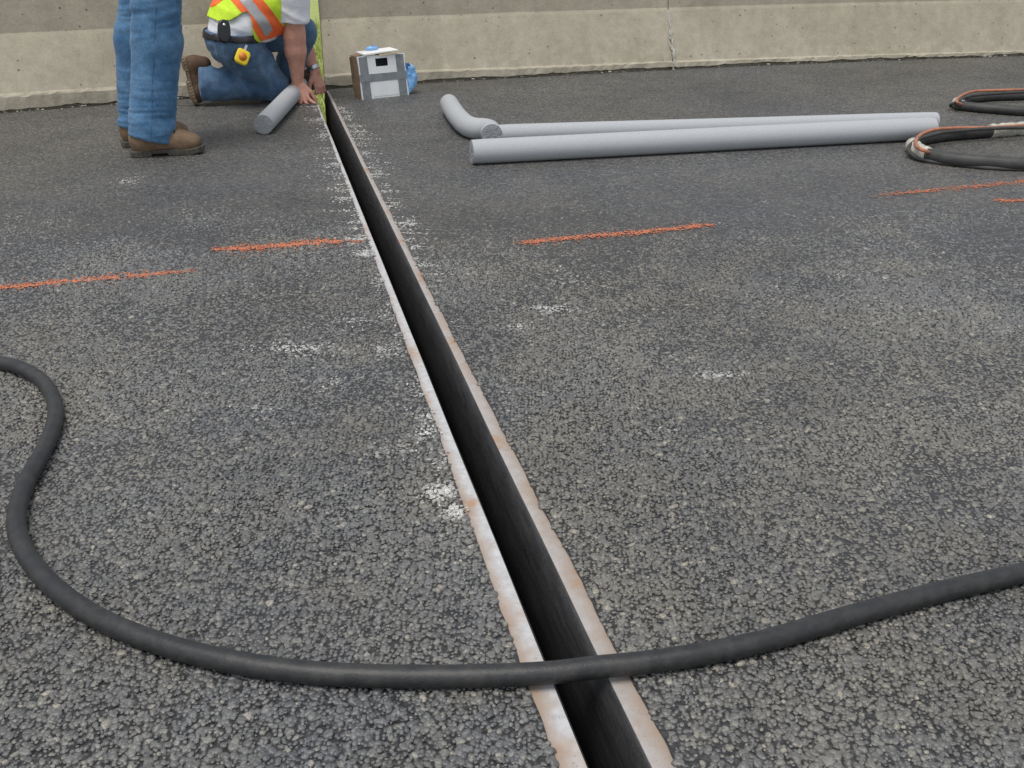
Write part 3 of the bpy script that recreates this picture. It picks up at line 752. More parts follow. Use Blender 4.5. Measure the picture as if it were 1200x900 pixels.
cordn = [(1400, 146, .06), (1340, 143, .055), (1270, 144, .055), (1200, 147, .052), (1160, 149.5, .058), (1120, 150, .062), (1095, 152, .066), (1079, 158, .066), (1073, 166, .062), (1076, 173, .058), (1084, 177, .052), (1100, 183, .01)]
thinn = [(1330, 150, .058), (1200, 149.5, .058), (1120, 153.5, .058), (1085, 160, .058), (1069, 168, .05), (1065, 177, .03), (1080, 187, .010), (1120, 193, .008), (1180, 198, .008), (1260, 198, .008)]
coil('hose_coil', 'coiled dark hose taped to an orange cord, touching the foam rod ends', near, cordn, [(110, 130, 1.16), (60, 71, 1.2)], hz, tuple(P(1075, 180)), thinn)
hz2 = .024
far = [(1395, 124, .065), (1405, 116, .05), (1380, 110, .03), (1330, 108, hz2), (1270, 109, hz2), (1200, 112, hz2), (1165, 113, hz2), (1142, 115, hz2), (1128, 118, hz2), (1122, 121, hz2), (1128, 124, hz2), (1145, 126, hz2), (1170, 128, hz2), (1200, 130, hz2), (1270, 130, hz2), (1340, 126, hz2)]
cordf = [(1330, 101, .045), (1270, 102, .045), (1200, 105, .05), (1165, 106, .055), (1142, 107, .06), (1129, 111, .06), (1122, 116, .055), (1122, 120, .05), (1130, 124, .02)]
thinf = [(1330, 105, .055), (1200, 108, .055), (1140, 112, .05), (1122, 119, .045), (1114, 124, .02), (1130, 128, .008), (1160, 131, .008), (1200, 134, .008), (1280, 134, .008)]
fc = coil('hose_coil', 'coiled dark hose taped to an orange cord, lying clear of the rods near the barrier', far, cordf, [(84, 96, 1.15)], hz2, tuple(P(1120, 124)), thinf)

# ------------------------------------------------------------------ taped box and blue bag
BL = P(424.5, 117); BR = P(479.5, 111.2)
bu = unit(BR - BL); bw = np.linalg.norm(BR - BL); bb = V(-bu[1], bu[0], 0)             # width and depth directions
up = unit(V(0, 0, 1) + bb * .06 - bu * .05); BH = .228; BD = .10
box = thing('cardboard_box', 'white cardboard box strapped with grey duct tape, standing by the barrier', 'box', tuple(BL + bu * bw / 2 + bb * BD / 2))
def fp(u, h, d=0.): return BL + bu * bw * u + up * BH * h + bb * d + bu * (-.012) * math.sin(h * 3.1) * (u - .5)
def quadslab(name, mat, c4, th, nrm):
    """four corners, extruded th along nrm"""
    v = [np.asarray(q, float) for q in c4] + [np.asarray(q, float) + np.asarray(nrm) * th for q in c4]
    return obj(name, v, [(3, 2, 1, 0), (4, 5, 6, 7), (0, 1, 5, 4), (1, 2, 6, 5), (2, 3, 7, 6), (3, 0, 4, 7)], mat, box, smooth=False)
# front panel with a real hand hole
us = [0, .37, .63, 1]; hs_ = [0, .74, .93, 1]; v = []; f = []
for d in (0, .005):
    for h_ in hs_:
        for u in us: v.append(fp(u, h_, d))
for j in range(3):
    for i in range(3):
        if i == 1 and j == 1: continue
        a = j * 4 + i; f.append((a, a + 1, a + 5, a + 4)); f.append(tuple(16 + q for q in (a + 4, a + 5, a + 1, a)))
f += [(5, 6, 22, 21), (6, 10, 26, 22), (10, 9, 25, 26), (9, 5, 21, 25)]
f += [(3, 7, 23, 19), (7, 11, 27, 23), (11, 15, 31, 27), (0, 16, 20, 4), (4, 20, 24, 8), (8, 24, 28, 12), (0, 1, 17, 16), (1, 2, 18, 17), (2, 3, 19, 18), (12, 28, 29, 13), (13, 29, 30, 14), (14, 30, 31, 15)]
obj('front_panel', v, f, M['white_card'], box, smooth=False)
quadslab('back_panel', M['card'], [fp(0, 0, BD), fp(1, 0, BD), fp(1, .95, BD), fp(0, .95, BD)], .005, -bb)
quadslab('side_panel', M['card'], [fp(0, 0, .006), fp(0, 0, BD - .006), fp(.0, .96, BD - .006), fp(0, .98, .006)], .005, bu)
quadslab('side_panel', M['white_card'], [fp(1, 0, .006), fp(1, 0, BD - .006), fp(1, .96, BD - .006), fp(1, .98, .006)], .005, -bu)
quadslab('bottom_panel', M['card'], [fp(.02, .01, .006), fp(.98, .01, .006), fp(.98, .01, BD - .006), fp(.02, .01, BD - .006)], .005, up)
quadslab('inner_shade_sheet', M['inner_shade'], [fp(.05, .05, .06), fp(.95, .05, .06), fp(.95, .90, .06), fp(.05, .90, .06)], .004, bb)  # dark sheet painted as interior shade behind the hand hole
def tp(u0, u1, h0, h1, th, j=.004):
    g_ = lambda: random.uniform(-j, j)
    quadslab('duct_tape', M['duct'], [fp(u0 + g_(), h0, -.0005), fp(u1 + g_(), h0, -.0005), fp(u1 + g_(), h1, -.0005), fp(u0 + g_(), h1, -.0005)], th, -bb)
tp(.03, .20, .0, .985, .0012); tp(.80, .965, .0, .985, .0012); tp(-.003, 1.003, .40, .58, .0026, .0)
quadslab('duct_tape', M['duct'], [fp(-.006, .40, 0), fp(-.006, .40, BD), fp(-.006, .60, BD), fp(-.006, .57, 0)], .0015, -bu)
quadslab('duct_tape', M['duct'], [fp(1.0, .40, 0), fp(1.0, .40, BD), fp(1.0, .60, BD), fp(1.0, .58, 0)], .0015, bu)
quadslab('address_sheet', M['white_card'], [fp(.235, .05, -.001), fp(.775, .05, -.001), fp(.775, .385, -.001), fp(.235, .385, -.001)], .0008, -bb)
quadslab('lid_flap', M['white_card'], [fp(.15, 1.02, -.006), fp(.86, 1.07, -.010), fp(.86, 1.08, .10), fp(.15, 1.03, .10)], .007, up)
quadslab('foam_board', M['cream'], [fp(.46, .985, -.009), fp(.88, 1.03, -.012), fp(.88, 1.03, .05), fp(.46, .985, .05)], .008, up)
quadslab('tape_roll_label', M['card'], [fp(.01, .97, .03), fp(.16, 1.0, .03), fp(.16, 1.0, .09), fp(.01, .97, .09)], .006, up)
# the bag: a crumpled film sheet spilling over the right side, and a tuft at the top
def bag_piece(cols, rows, fn, name, parent=None, loc=None):
    v = []; f = []
    for j in range(rows + 1):
        for i in range(cols + 1):
            q = fn(i / cols, j / rows); nz = Vector(q * 28)
            v.append(q + V(*mnoise.noise_vector(nz)) * .010)
    for j in range(rows):
        for i in range(cols):
            a = j * (cols + 1) + i; f.append((a, a + 1, a + cols + 2, a + cols + 1))
    o = obj(name, v, f, M['bag'], parent, loc, smooth=False); md = o.modifiers.new('film', 'SOLIDIFY'); md.thickness = .0012; return o
def bagf(u, w_):
    """u around the pouch, w_ from top to bottom; half-inflated pouch hung on the box side"""
    th = (u - .5) * math.pi * 1.05; blow = math.sin(math.pi * min(1, .12 + w_ * .88)) ** .7
    h_ = .70 - .68 * w_; out = .012 + .085 * blow * math.cos(th) * (1 if w_ < .75 else 1 - (w_ - .75) * 1.4) * (1 + .12 * math.sin(u * 11))
    d = .052 + .05 * math.sin(th)
    return BL + bu * (bw + max(out, .006)) + up * BH * max(h_, .03) + bb * d
bag = bag_piece(16, 14, bagf, 'plastic_bag', None, tuple(BR + bb * .1)); tag(bag, 'crumpled light blue plastic bag bulging beside the taped box', 'bag')
def tuft(u, w_):
    th = u * 2 * math.pi; r_ = .022 * math.sin(math.pi * (.15 + .85 * w_) * .98) + .004
    return fp(.47, 1.04, .09) + bu * r_ * 1.5 * math.cos(th) + bb * r_ * math.sin(th) + V(0, 0, .03) * (1 - w_)
tf = bag_piece(14, 6, tuft, 'bag_tuft', None, tuple(fp(.47, 1.0, .09))); tf['label'] = 'light blue plastic film tuft poking out of the box top'; tf['category'] = 'bag'

# ------------------------------------------------------------------ people
def hand(s, wr, d, n, t, curl=(.25, .25, .3, .35), spread=.16, sc=1.0, thumb=.5, k=.006):
    """wr wrist, d towards the fingers, n out of the back of the hand, t towards the thumb side"""
    d = unit(d); n = unit(n - d * np.dot(n, d)); t = unit(t - d * np.dot(t, d) - n * np.dot(t, n))
    offs = (.031, .011, -.010, -.029); lens = (.074, .082, .076, .060); kn = (.092, .096, .092, .084)
    for o_, ln, kk, cu in zip(offs, lens, kn, curl):
        a = wr + t * o_ * .55 * sc; b = wr + d * kk * sc + t * o_ * sc + n * .002
        s.cone(a, b, .016 * sc, .0120 * sc, .010)
        ang = spread * o_ / .03; fd = unit(d * math.cos(ang) + t * math.sin(ang)); c = b; a_ = cu * .6
        for q, (fr_, r0, r1) in enumerate(((.46, .0098, .0090), (.30, .0088, .0082), (.24, .0080, .0066))):
            dd = unit(fd * math.cos(a_) - n * math.sin(a_)); e = c + dd * ln * fr_ * sc
            s.cone(c, e, r0 * sc, r1 * sc, .0025 if q else .004); c = e; a_ += cu
    a = wr + d * .022 * sc + t * .022 * sc; b = a + unit(d * .75 + t * thumb - n * .25) * .045 * sc; c = b + unit(d * .9 + t * thumb * .5 - n * .35) * .034 * sc
    e = c + unit(d * .95 + t * thumb * .2 - n * .45) * .026 * sc
    s.cone(a, b, .017 * sc, .0125 * sc, .012); s.cone(b, c, .0118 * sc, .0105 * sc, .004); s.cone(c, e, .0102 * sc, .0078 * sc, .004)
def head(s, c, f, u):
    """c centre of the skull, f facing, u up"""
    f = unit(f); u = unit(u - f * np.dot(u, f)); l = np.cross(u, f); R = np.stack([f, l, u], 1)
    s.ell(c + u * .025, (.098, .076, .098), .02, R); s.ell(c + f * .028 - u * .045, (.066, .056, .072), .03, R)
    s.ell(c + f * .055 - u * .093, (.028, .030, .022), .02, R)
    s.cone(c + f * .090 + u * .012, c + f * .108 - u * .028, .008, .014, .012)
    for sg in (-1, 1):
        s.ell(c + l * sg * .076 + f * -.002 - u * .008, (.018, .008, .031), .008, R)
        s.cone(c + l * sg * .012 + f * .096 + u * .026, c + l * sg * .048 + f * .082 + u * .026, .008, .008, .010)
        s.ell(c + l * sg * .036 + f * .064 - u * .035, (.026, .026, .022), .02, R)
    s.cone(c + f * .084 - u * .060 + l * .02, c + f * .084 - u * .060 - l * .02, .008, .008, .008)
    s.cone(c + f * .081 - u * .071 + l * .017, c + f * .081 - u * .071 - l * .017, .009, .009, .006)
    return R
def hair_and_eyes(parent, c, R):
    f, l, u = R[:, 0], R[:, 1], R[:, 2]
    h_ = SDF(c - .16, c + .16, .005); h_.ell(c + u * .032 - f * .008, (.103, .083, .100), .01, R, clip=(c + u * .062 + f * .04, unit(f * .75 - u * .75)))
    v, q = h_.mesh(); nr = normals(v, q); v = v + nr * (np.array([mnoise.noise(Vector(p * 70)) for p in v]) * .005)[:, None]
    obj('hair', v, q, M['hair'], parent)
    for sg in (-1, 1):
        e = SDF(c - .14, c + .14, .004); e.ell(c + l * sg * .034 + f * .086 + u * .008, (.010, .013, .009), 0, R); v, q = e.mesh(); obj('eye', v, q, M['eye'], parent)
def folds(v, f, amp, dirs, seed, scale=1.0):
    """wrinkles: ridged noise squeezed along the given limb directions, weight per vertex"""
    n = normals(v, f); out = v.copy()
    for i, p in enumerate(v):
        D, w_ = dirs(p)
        if w_ <= 0: continue
        D = unit(D); al = float(p @ D); q = p - D * al
        a = mnoise.noise(Vector((q[0] * 7 * scale, q[1] * 7 * scale, q[2] * 7 * scale + al * 15 * scale + seed)))
        b = mnoise.noise(Vector((p[0] * 16 * scale + seed, p[1] * 16 * scale, p[2] * 22 * scale)))
        out[i] = p + n[i] * amp * w_ * ((1 - 2 * abs(a)) * .8 - .4 + .45 * b)
    return out
def boot(parent, toe_dir, up_dir, heel, upper, solem, name='boot', scale=1.0, shaft=.17):
    """heel = back of the sole on its underside"""
    x = unit(toe_dir); z = unit(up_dir - x * np.dot(up_dir, x)); y = np.cross(z, x); R = np.stack([x, y, z], 1) * scale
    s = SDF((-.03, -.09, -.02), (.34, .09, .24), .005)
    cl = (V(0, 0, .026), V(0, 0, -1))
    s.ell((.052, 0, .062), (.050, .037, .060), .03, clip=cl); s.cone((.07, 0, .06), (.21, 0, .052), .040, .042, .03, flat=((0, 1, 0), 1.0), clip=cl)
    s.ell((.235, .003, .050), (.062, .049, .040), .03, clip=cl); s.cone((.115, 0, .10), (.20, 0, .070), .036, .030, .03, clip=cl)
    s.cone((.062, 0, .08), (.066, 0, shaft), .047, .046, .03)
    v, f = s.mesh(); v = relax(v, f, 1)
    n = normals(v, f); cr = np.array([mnoise.noise(Vector((p[0] * 60, p[1] * 20, p[2] * 40))) for p in v]) * np.exp(-((v[:, 0] - .19) / .04) ** 2)
    v = v + n * (.003 * cr)[:, None]
    tr = lambda q: np.asarray(q) @ R.T + heel
    bvb = BVHTree.FromPolygons([Vector(p) for p in v], [tuple(int(i) for i in q) for q in f])
    b = obj(name, tr(v), f, upper, parent)
    st = [(0, .020), (.006, .031), (.03, .040), (.085, .039), (.092, .038), (.14, .037), (.20, .046), (.24, .050), (.28, .042), (.300, .026), (.307, .010)]
    sx_ = np.unique(np.r_[np.linspace(0, .307, 34), .086, .0865, .092]); sw = np.interp(sx_, [q[0] for q in st], [q[1] for q in st])
    v = []; f = []
    for xx, hw in zip(sx_, sw):
        zb = 0 if xx <= .086 else (.011 if xx < .15 else max(0, (xx - .25) * .22)); zt = .027 + max(0, (xx - .24) * .14)
        yc = .004 * math.sin(xx * 12); g_ = .0016 * (1 if int(xx / .009) % 2 else -1)
        v += [(xx, yc - hw + .003, zb), (xx, yc + hw - .003, zb), (xx, yc + hw + g_, zb + .004), (xx, yc + hw + .001, zt - .003), (xx, yc + hw - .002, zt), (xx, yc - hw + .002, zt), (xx, yc - hw - .001, zt - .003), (xx, yc - hw - g_, zb + .004)]
    for i in range(len(sx_) - 1):
        a = 8 * i
        for k in range(8): f.append((a + k, a + 8 + k, a + 8 + (k + 1) % 8, a + (k + 1) % 8))
    f.append(tuple(range(8))); e = 8 * (len(sx_) - 1); f.append(tuple(range(e + 7, e - 1, -1)))
    obj('sole', tr(np.array(v)), f, solem, b, smooth=False)
    for i in range(5):
        q = .128 + i * .017; zt = .128 - i * .0135
        pp = []
        for yy in (-.030, -.018, -.006, .006, .018, .030):
            hh_ = bvb.ray_cast(Vector((q + abs(yy) * -.2, yy, .3)), Vector((0, 0, -1)))[0]
            pp.append((q + abs(yy) * -.2, yy, (hh_.z if hh_ else zt) + .0015))
        pp = catmull(pp, 3)
        vv, ff = tube(pp, .0032, 8); obj('lace', tr(np.array(vv)), ff, M['lace'], b)
    return b

# ---- standing worker (legs in view)
u1 = unit(P(239, 178) - P(153, 183)); r1 = V(u1[1], -u1[0], 0)
hR = P(153.5, 183.5); hL = P(143, 172.5); Z = V(0, 0, 1)
st = thing('person', 'person standing in blue jeans and tan work boots', 'person', tuple((hR + hL) / 2 + u1 * .1))
dR = u1; dL = unit(u1 * .97 - r1 * .22)
boot(st, dR, Z, hR, M['leather'], M['sole'], shaft=.11); boot(st, dL, Z, hL, M['leather'], M['sole'], shaft=.11)
aR = hR + dR * .066 + Z * .05; aL = hL + dL * .066 + Z * .05
kR = W(184, 48, 4.33); kL = W(163, 48, 4.50)
hpR = V(kR[0] + .05, kR[1] + .02, .93); hpL = V(hpR[0] - .05, hpR[1] + .17, .93); pc = (hpR + hpL) / 2
J = SDF(np.minimum.reduce([aR, aL, pc]) - .25, np.maximum.reduce([aR, aL, pc, kR]) + .26, .007)
for a, k_, h_ in ((aR, kR, hpR), (aL, kL, hpL)):
    J.cone(a - Z * .02 + u1 * .018, k_, .092, .097, .02, flat=(r1, .82), clip=(a + Z * .012 + u1 * .05, -Z - u1 * .30 * 1)); J.cone(k_, h_, .094, .112, .04, flat=(r1, .9))
J.ell(pc + Z * .03, (.15, .20, .13), .05, np.stack([u1, r1, Z], 1), clip=(pc + Z * .13, Z))
v, f = J.mesh(); v = relax(v, f, 1)
def fd_st(p):
    z = p[2]; w_ = .30 + 1.0 * math.exp(-((z - .13) / .07) ** 2) + .35 * math.exp(-((z - .55) / .10) ** 2) + .5 * math.exp(-((z - .9) / .1) ** 2)
    return V(.55 * math.sin(z * 9 + 1), .2, 1), min(w_, 1.3) if z > .09 else .25
v = folds(v, f, .010, fd_st, 1.7, .7)
jeans1 = obj('jeans', v, f, M['denim'], st)
seam = M['seam'] = simple('seam_thread', (.06, .14, .26), .9)
bv1 = BVHTree.FromPolygons([Vector(p) for p in v], [tuple(int(i) for i in q) for q in f])
def hit(bv, x, y, back=0.):
    d = Vector(ray(x, y)).normalized(); r_ = bv.ray_cast(Vector((0, 0, H)), d)
    return (np.array(r_[0]) - np.array(d) * back) if r_[0] is not None else None
pl = [hit(bv1, x, y, .0002) for x, y in [(183, 6), (182, 25), (181, 45), (180, 65), (179, 85), (178, 105), (178, 125), (178, 140), (177, 152), (176, 163)]]
pl = [p for p in pl if p is not None]
if len(pl) > 3: obj('side_seam', *tube(catmull(pl, 6), .0013, 6), seam, jeans1)
for a in (aR, aL):      # stitched hem
    pass
# upper body, above the frame
B = SDF(pc + V(-.4, -.45, -.1), pc + V(.55, .45, .95), .006)
nk = pc + Z * .50 + u1 * .02; shR = pc + Z * .43 + r1 * .19; shL = pc + Z * .43 - r1 * .19
hc = nk + Z * .20 + u1 * .03
elR = shR + V(0, 0, -.29) - u1 * .05 + r1 * .05; elL = shL + V(0, 0, -.29) - u1 * .05 - r1 * .05
wrR = elR + u1 * .22 - r1 * .13 + Z * .06; wrL = elL + u1 * .22 + r1 * .13 + Z * .09
B.cone(nk - Z * .06, hc - Z * .06, .058, .055, .03); RH = head(B, hc, u1 - Z * .35 + r1 * .2, Z)
B.ell(pc + Z * .25, (.09, .14, .22), .05, np.stack([u1, r1, Z], 1))
for sh, el, wr, sg in ((shR, elR, wrR, 1), (shL, elL, wrL, -1)):
    B.cone(sh, el, .050, .042, .03); B.cone(el, wr, .042, .028, .02)
    hand(B, wr, unit(wr - el), -u1 * .3 + Z * .6 + r1 * sg * .5, u1 * .4 + Z * .5, (.5, .55, .6, .6), .05)
v, f = B.mesh(); obj('body', relax(v, f, 1), f, M['skin'], st); hair_and_eyes(st, hc, RH)
T = SDF(pc + V(-.35, -.4, -.05), pc + V(.4, .4, .62), .008); Rt = np.stack([u1, r1, Z], 1)
T.ell(pc + Z * .10, (.145, .19, .16), .06, Rt, clip=(pc + Z * .03, -Z)); T.ell(pc + Z * .32, (.135, .195, .20), .08, Rt); T.cone(shR, shL, .075, .075, .06)
for sh, el in ((shR, elR), (shL, elL)): T.cone(sh, sh + (el - sh) * .7, .070, .068, .04, clip=(sh + (el - sh) * .68, el - sh))
T.cone(nk - Z * .08, nk - Z * .02, .085, .072, .03, clip=(nk - Z * .015, Z))
v, f = T.mesh(); v = relax(v, f, 2); v = folds(v, f, .008, lambda p: (Z, .8), 3.1); obj('shirt', v, f, M['navy'], st)

# ---- kneeling worker
uk = unit(V(.86, .46, 0)); rk = V(uk[1], -uk[0], 0)                    # facing, towards the camera side
Y0 = 5.50
kn = thing('person', 'person kneeling in lime safety vest, white shirt and faded jeans', 'person', (-1.45, 5.6, 0))
toe = P(233, 123.5)
# near boot: toe on the ground, sole turned back and up
sole_up = unit(uk * .96 - Z * .06 + rk * .05); toed = unit(-Z * .95 + uk * .10 + rk * .02)
heel1 = W(220.5, 77, toe[1] - .0)
heel1 = toe - toed * .245 - uk * .035 + Z * .012
boot(kn, toed, sole_up, heel1, M['leather_dark'], M['sole_tan'], shaft=.13, scale=.84)
ankR = heel1 + toed * .10 + sole_up * .10
kneeR = W(322, 103, 5.62); kneeR[2] = max(kneeR[2], .085)
hipR = W(275, 50, 5.47); hipL = hipR - rk * .20 + Z * .01 + uk * .02
kneeL = W(352, 38, 5.84); ankL = W(337, 97, 5.90); ankL[2] = max(ankL[2], .1)
pel = (hipR + hipL) / 2
heelL = V(ankL[0], ankL[1], 0) - uk * .06; heelL[2] = 0.004
boot(kn, unit(uk * .95 - rk * .25), Z, heelL, M['leather_dark'], M['sole_tan'])
Rk = np.stack([uk, rk, Z], 1)
waist = W(276, 38, pel[1]); tdir = unit(W(322, -48, 5.62) - waist)
tl = unit(tdir * .16 + Z)
def pelvis(s, g=0.0, clip=True):
    c = (waist + tl * .006, tl) if clip else None
    s.cone(hipR - rk * .03, hipL + rk * .03, .115 + g, .115 + g, .05, clip=c)
    fl = unit(uk - tl * np.dot(uk, tl)); Rw = np.stack([fl, np.cross(tl, fl), tl], 1)
    s.ell((waist * .62 + pel * .38) + uk * .006, (.146 + g, .178 + g, .112), .05, Rw, clip=c)
J = SDF(V(-1.98, 5.15, -.02), V(-.98, 6.15, .75), .007)
shin_a = ankR + sole_up * .03; shin_a[2] = .118; shin_a = shin_a - uk * .055; shin_d = unit(kneeR - shin_a)
J.cone(shin_a, kneeR, .090, .080, .010, clip=(shin_a - shin_d * .004, -shin_d)); J.cone(kneeR, hipR, .086, .116, .010, clip=(waist + tl * .006, tl))
shl = unit(kneeL - ankL)
J.cone(ankL, kneeL, .082, .080, .03, clip=(ankL - shl * .0, -shl)); J.cone(kneeL, hipL, .082, .120, .045)
pelvis(J)
gg = np.meshgrid(*[J.lo[a] + J.v * np.arange(J.n[a]) for a in range(3)], indexing='ij')
hh = sum((gg[a] - waist[a]) * tl[a] for a in range(3)); aa = sum((gg[a] - waist[a]) * uk[a] for a in range(3))
J.F = np.maximum(J.F, np.minimum(hh, .17 - aa).astype(np.float32))
v, f = J.mesh(); v[:, 2] = np.maximum(v[:, 2], .004 + .0 * v[:, 2]); v = relax(v, f, 1)
hipcr = hipR
def fd_k(p):
    a = math.exp(-np.sum((p - kneeR) ** 2) / .022); b = math.exp(-np.sum((p - shin_a) ** 2) / .03); c = math.exp(-np.sum((p - (hipR + uk * .08)) ** 2) / .03)
    D = shin_d if p[2] < .2 else unit(kneeR - hipR + rk * .25)
    return D, (.4 + .8 * a + .7 * b + .6 * c) if p[2] > .02 else .1
v = folds(v, f, .020, fd_k, 6.3); v[:, 2] = np.maximum(v[:, 2], .003)
jeans2 = obj('jeans', v, f, M['denim_worn'], kn)
bvJ = BVHTree.FromPolygons([Vector(p) for p in v], [tuple(int(i) for i in q) for q in f])
# belt: band of the waist
fm = v[f].mean(1); hgt = (fm - waist) @ tl; nj = normals(v, f)
kb = (hgt > -.030) & (hgt < .0005) & (((fm - waist) @ uk) < .19) & (np.abs((nj[f].mean(1)) @ tl) < .75)
bvv, bff = submesh(v + nj * .003, f, kb, 6); o = obj('belt', bvv, bff, M['belt'], kn); md = o.modifiers.new('thickness', 'SOLIDIFY'); md.thickness = .004; md.offset = 1
# torso (shirt)
shR = W(344, -26, 5.50); shL = shR - rk * .34 + uk * .02 + Z * .01; nkb = (shR + shL) / 2 + tdir * .03
chest = waist + (nkb - waist) * .62
elR = W(345, 42, 5.55); wrR = W(349, 97, 5.60)
elL = W(352, 48, 5.93); wrL = W(369, 84, 5.90)
fl = unit(uk - tdir * np.dot(uk, tdir)); Rw = np.stack([fl, np.cross(tdir, fl), tdir], 1)
def torso(s, g=0.0, arms=True):
    s.ell(waist + tdir * .03, (.146 + g, .172 + g, .16 + g), .06, Rw, clip=(waist + tl * -.008, -tl))
    s.ell(waist + (nkb - waist) * .33, (.158 + g, .178 + g, .17 + g), .08, Rw, clip=(waist + tl * -.008, -tl))
    s.ell(chest, (.142 + g, .188 + g, .20 + g), .08, Rw); s.cone(shR - rk * .03, shL + rk * .03, .078 + g, .078 + g, .06)
    s.cone(nkb, nkb + tdir * .05, .080 + g, .068 + g, .03, clip=(nkb + tdir * .045, tdir))
    if arms:
        e = elR + (shR - elR) * .27; s.cone(shR, e, .078, .080, .04, clip=(e, elR - shR)); e = elL + (shL - elL) * .3; s.cone(shL, e, .074, .074, .04, clip=(e, elL - shL))
T = SDF(V(-1.95, 5.15, .2), V(-.75, 6.25, 1.1), .006); torso(T); v, f = T.mesh(); v = relax(v, f, 1)
v = folds(v, f, .009, lambda p: (tdir + uk * .5, .9), 11.0); obj('shirt', v, f, M['shirt'], kn)
# vest: shell around the torso, its outline set out on the worker's near side plane
T2 = SDF(V(-1.95, 5.1, .2), V(-.75, 6.3, 1.1), .005); torso(T2, .010, False); v2, f2 = T2.mesh(); v2 = relax(v2, f2, 1)
v2 = folds(v2, f2, .006, lambda p: (tdir + uk * .5, .9), 11.0); n2 = normals(v2, f2)
def side_px(p):
    q = p - ((p - hipR) @ rk)[:, None] * rk + rk * .14; return pix(q)
def inpoly(pt, poly):
    x, y = pt[:, 0], pt[:, 1]; c = np.zeros(len(x), bool); j = len(poly) - 1
    for i in range(len(poly)):
        xi, yi = poly[i]; xj, yj_ = poly[j]
        c ^= ((yi > y) != (yj_ > y)) & (x < (xj - xi) * (y - yi) / (yj_ - yi + 1e-9) + xi); j = i
    return c
fc_ = v2[f2].mean(1); sp = side_px(fc_)
vest_poly = [(200, -120), (236, 2), (243, 13), (252, 22), (263, 27.5), (275, 25), (285, 17), (292, 13), (296, 22), (298, 38), (302, 52), (306, 56), (310, 48), (345, 40), (460, 10), (460, -140)]
body_ok = (fc_ - (nkb + tdir * .03)) @ tdir < 0
band1 = [(228, -72), (253, -72), (330, 27), (341, 38), (312, 52), (306, 47)]; band1s = [(234.5, -72), (246, -72), (321, 34), (314, 44)]
band2 = [(292, -36), (308, -36), (252, 21), (240, 12)]; band2s = [(296, -40), (302, -36), (250, 17), (244, 10)]
inv_ = inpoly(sp, vest_poly) & body_ok
vest = obj('vest', *submesh(v2, f2, inv_), M['vest'], kn); md = vest.modifiers.new('thickness', 'SOLIDIFY'); md.thickness = .003; md.offset = 1
for poly, mt, off in ((band1, 'vest_orange', .0045), (band2, 'vest_orange', .0045), (band1s, 'silver', .0065), (band2s, 'silver', .0065)):
    kp = inpoly(sp, poly) & inv_
    if kp.any():
        o = obj('reflective_stripe' if mt == 'silver' else 'stripe', *submesh(v2 + n2 * off, f2, kp), M[mt], vest)
# bare body: head, neck, arms, hands in one surface
B = SDF(V(-1.5, 5.25, -.02), V(-.7, 6.3, 1.22), .0034)
hc = nkb + tdir * .06 + Z * .02 + uk * .11; hc = hc + tdir * .08
B.cone(nkb, hc - uk * .02, .058, .055, .03); RH = head(B, hc, uk * .75 - Z * .75, Z * .7 + uk * .7)
B.ell(chest + tdir * .06, (.10, .14, .13), .04, Rw); B.cone(shR, shL, .05, .05, .04)
B.cone(shR, elR, .056, .054, .03); mid = elR + (wrR - elR) * .3; B.cone(elR, mid, .052, .053, .03); B.cone(mid, wrR, .052, .031, .03)
B.cone(shL, elL, .054, .048, .03); midL = elL + (wrL - elL) * .35; B.cone(elL, midL, .047, .046, .03); B.cone(midL, wrL, .046, .029, .03)
tipR = P(354, 116, .022); hand(B, wrR, unit(tipR - wrR), V(-.05, -.7, .7), V(1, 0, -.1), (-.16, -.14, -.14, -.16), .62, 1.04, .6)
hand(B, wrL, unit(W(375, 103, 5.86) - wrL), V(.75, -.55, .35), V(-.3, -.7, 0), (.35, .4, .45, .5), .08, 1.0, .5)
v, f = B.mesh(); v[:, 2] = np.maximum(v[:, 2], .003); obj('body', relax(v, f, 1, .35), f, M['skin'], kn); hair_and_eyes(kn, hc, RH)
wd = unit(wrL - elL); vv, ff = tube([wrL - wd * .035, wrL - wd * .030, wrL - wd * .014, wrL - wd * .009], lambda u: .037, 20); obj('wristwatch', vv, ff, M['steel'], kn)
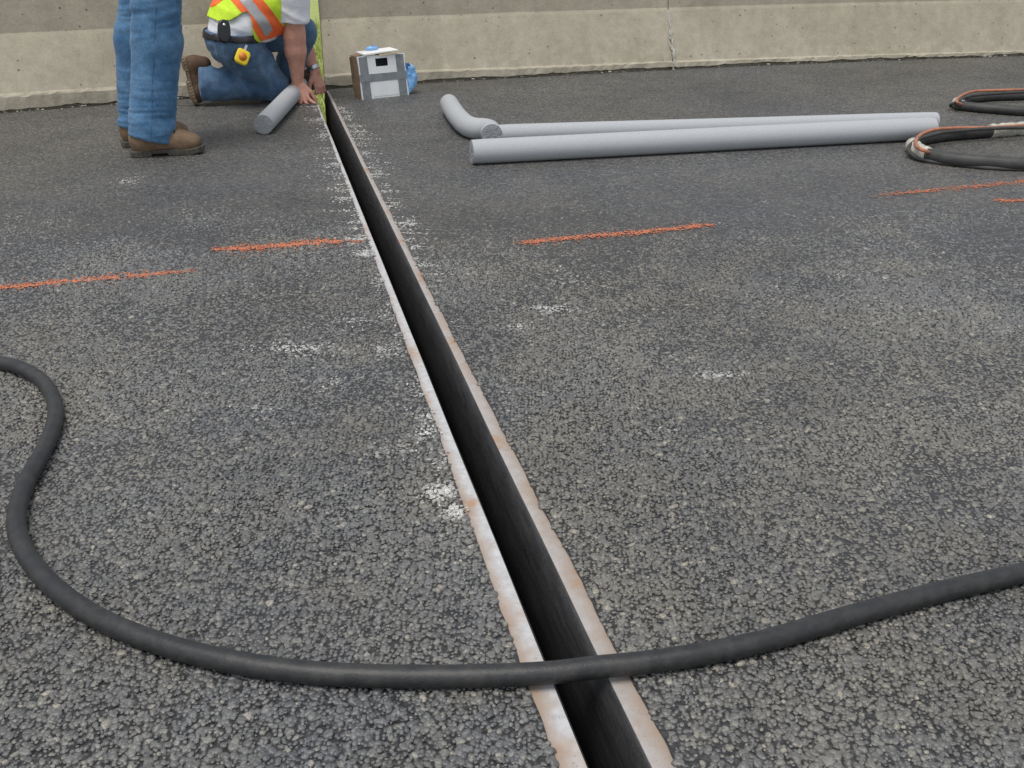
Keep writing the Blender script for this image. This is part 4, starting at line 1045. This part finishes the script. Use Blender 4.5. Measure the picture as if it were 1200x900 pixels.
# pouch and tape measure on the belt
def rounded(name, c, ax, ay, az, hx, hy, hz_, mat, parent=None, loc=None, p_=4):
    v = []; f = []; K = 28; rings = [(-1, .82), (-.85, .96), (0, 1), (.85, .96), (1, .82)]
    for t_, sc in rings:
        for k in range(K):
            th = 2 * math.pi * k / K; cx, cy = math.cos(th), math.sin(th); q = (abs(cx) ** p_ + abs(cy) ** p_) ** (-1 / p_)
            v.append(c + ax * hx * cx * q * sc + ay * hy * cy * q * sc + az * hz_ * t_)
    for i in range(len(rings) - 1):
        for k in range(K): f.append((i * K + k, i * K + (k + 1) % K, (i + 1) * K + (k + 1) % K, (i + 1) * K + k))
    f.append(tuple(range(K))[::-1]); f.append(tuple((len(rings) - 1) * K + k for k in range(K)))
    return obj(name, v, f, mat, parent, loc)
def onhip(x, y, back):
    q = hit(bvJ, x, y, back)
    return q if q is not None else W(x, y, 5.34)
az = unit(rk * .95 + Z * .2); ay = unit(Z * .98 + uk * .12 - az * .1); ay = unit(ay - az * np.dot(ay, az)); ax = np.cross(ay, az)
c = onhip(262.5, 42, .014) + Z * .02; c = c + az * .012
ph = thing('phone_pouch', 'black oval phone pouch clipped to the kneeling worker\'s belt', 'phone pouch', tuple(c - ay * .06))
rounded('pouch', c, ax, ay, az, .032, .058, .014, M['black'], ph, None, 2.6)
obj('snap_button', *tube([c + az * .013 + ay * .030, c + az * .0165 + ay * .030], .008, 14), M['steel'], ph)
c = onhip(283, 67, .016) + az * .012
ay2 = unit(ay * .92 + ax * .38); ax2 = np.cross(ay2, az)
tm = thing('tape_measure', 'yellow tape measure with orange round label on the kneeling worker\'s hip', 'tape measure', tuple(c - ay * .04))
rounded('case', c, ax2, ay2, az, .036, .038, .015, M['yellow'], tm, None, 5)
obj('round_label', *tube([c + az * .0145, c + az * .0165], .021, 20), M['sticker'], tm)
rounded('grip', c - az * .004 - ax2 * .028, ax2, ay2, az, .013, .036, .0135, M['black'], tm, None, 4)
clp = MB(); clp.box(c + ay2 * .048 + az * .004, ax2 * .006, ay2 * .016, az * .002); clp.build('belt_clip', M['steel'], tm)
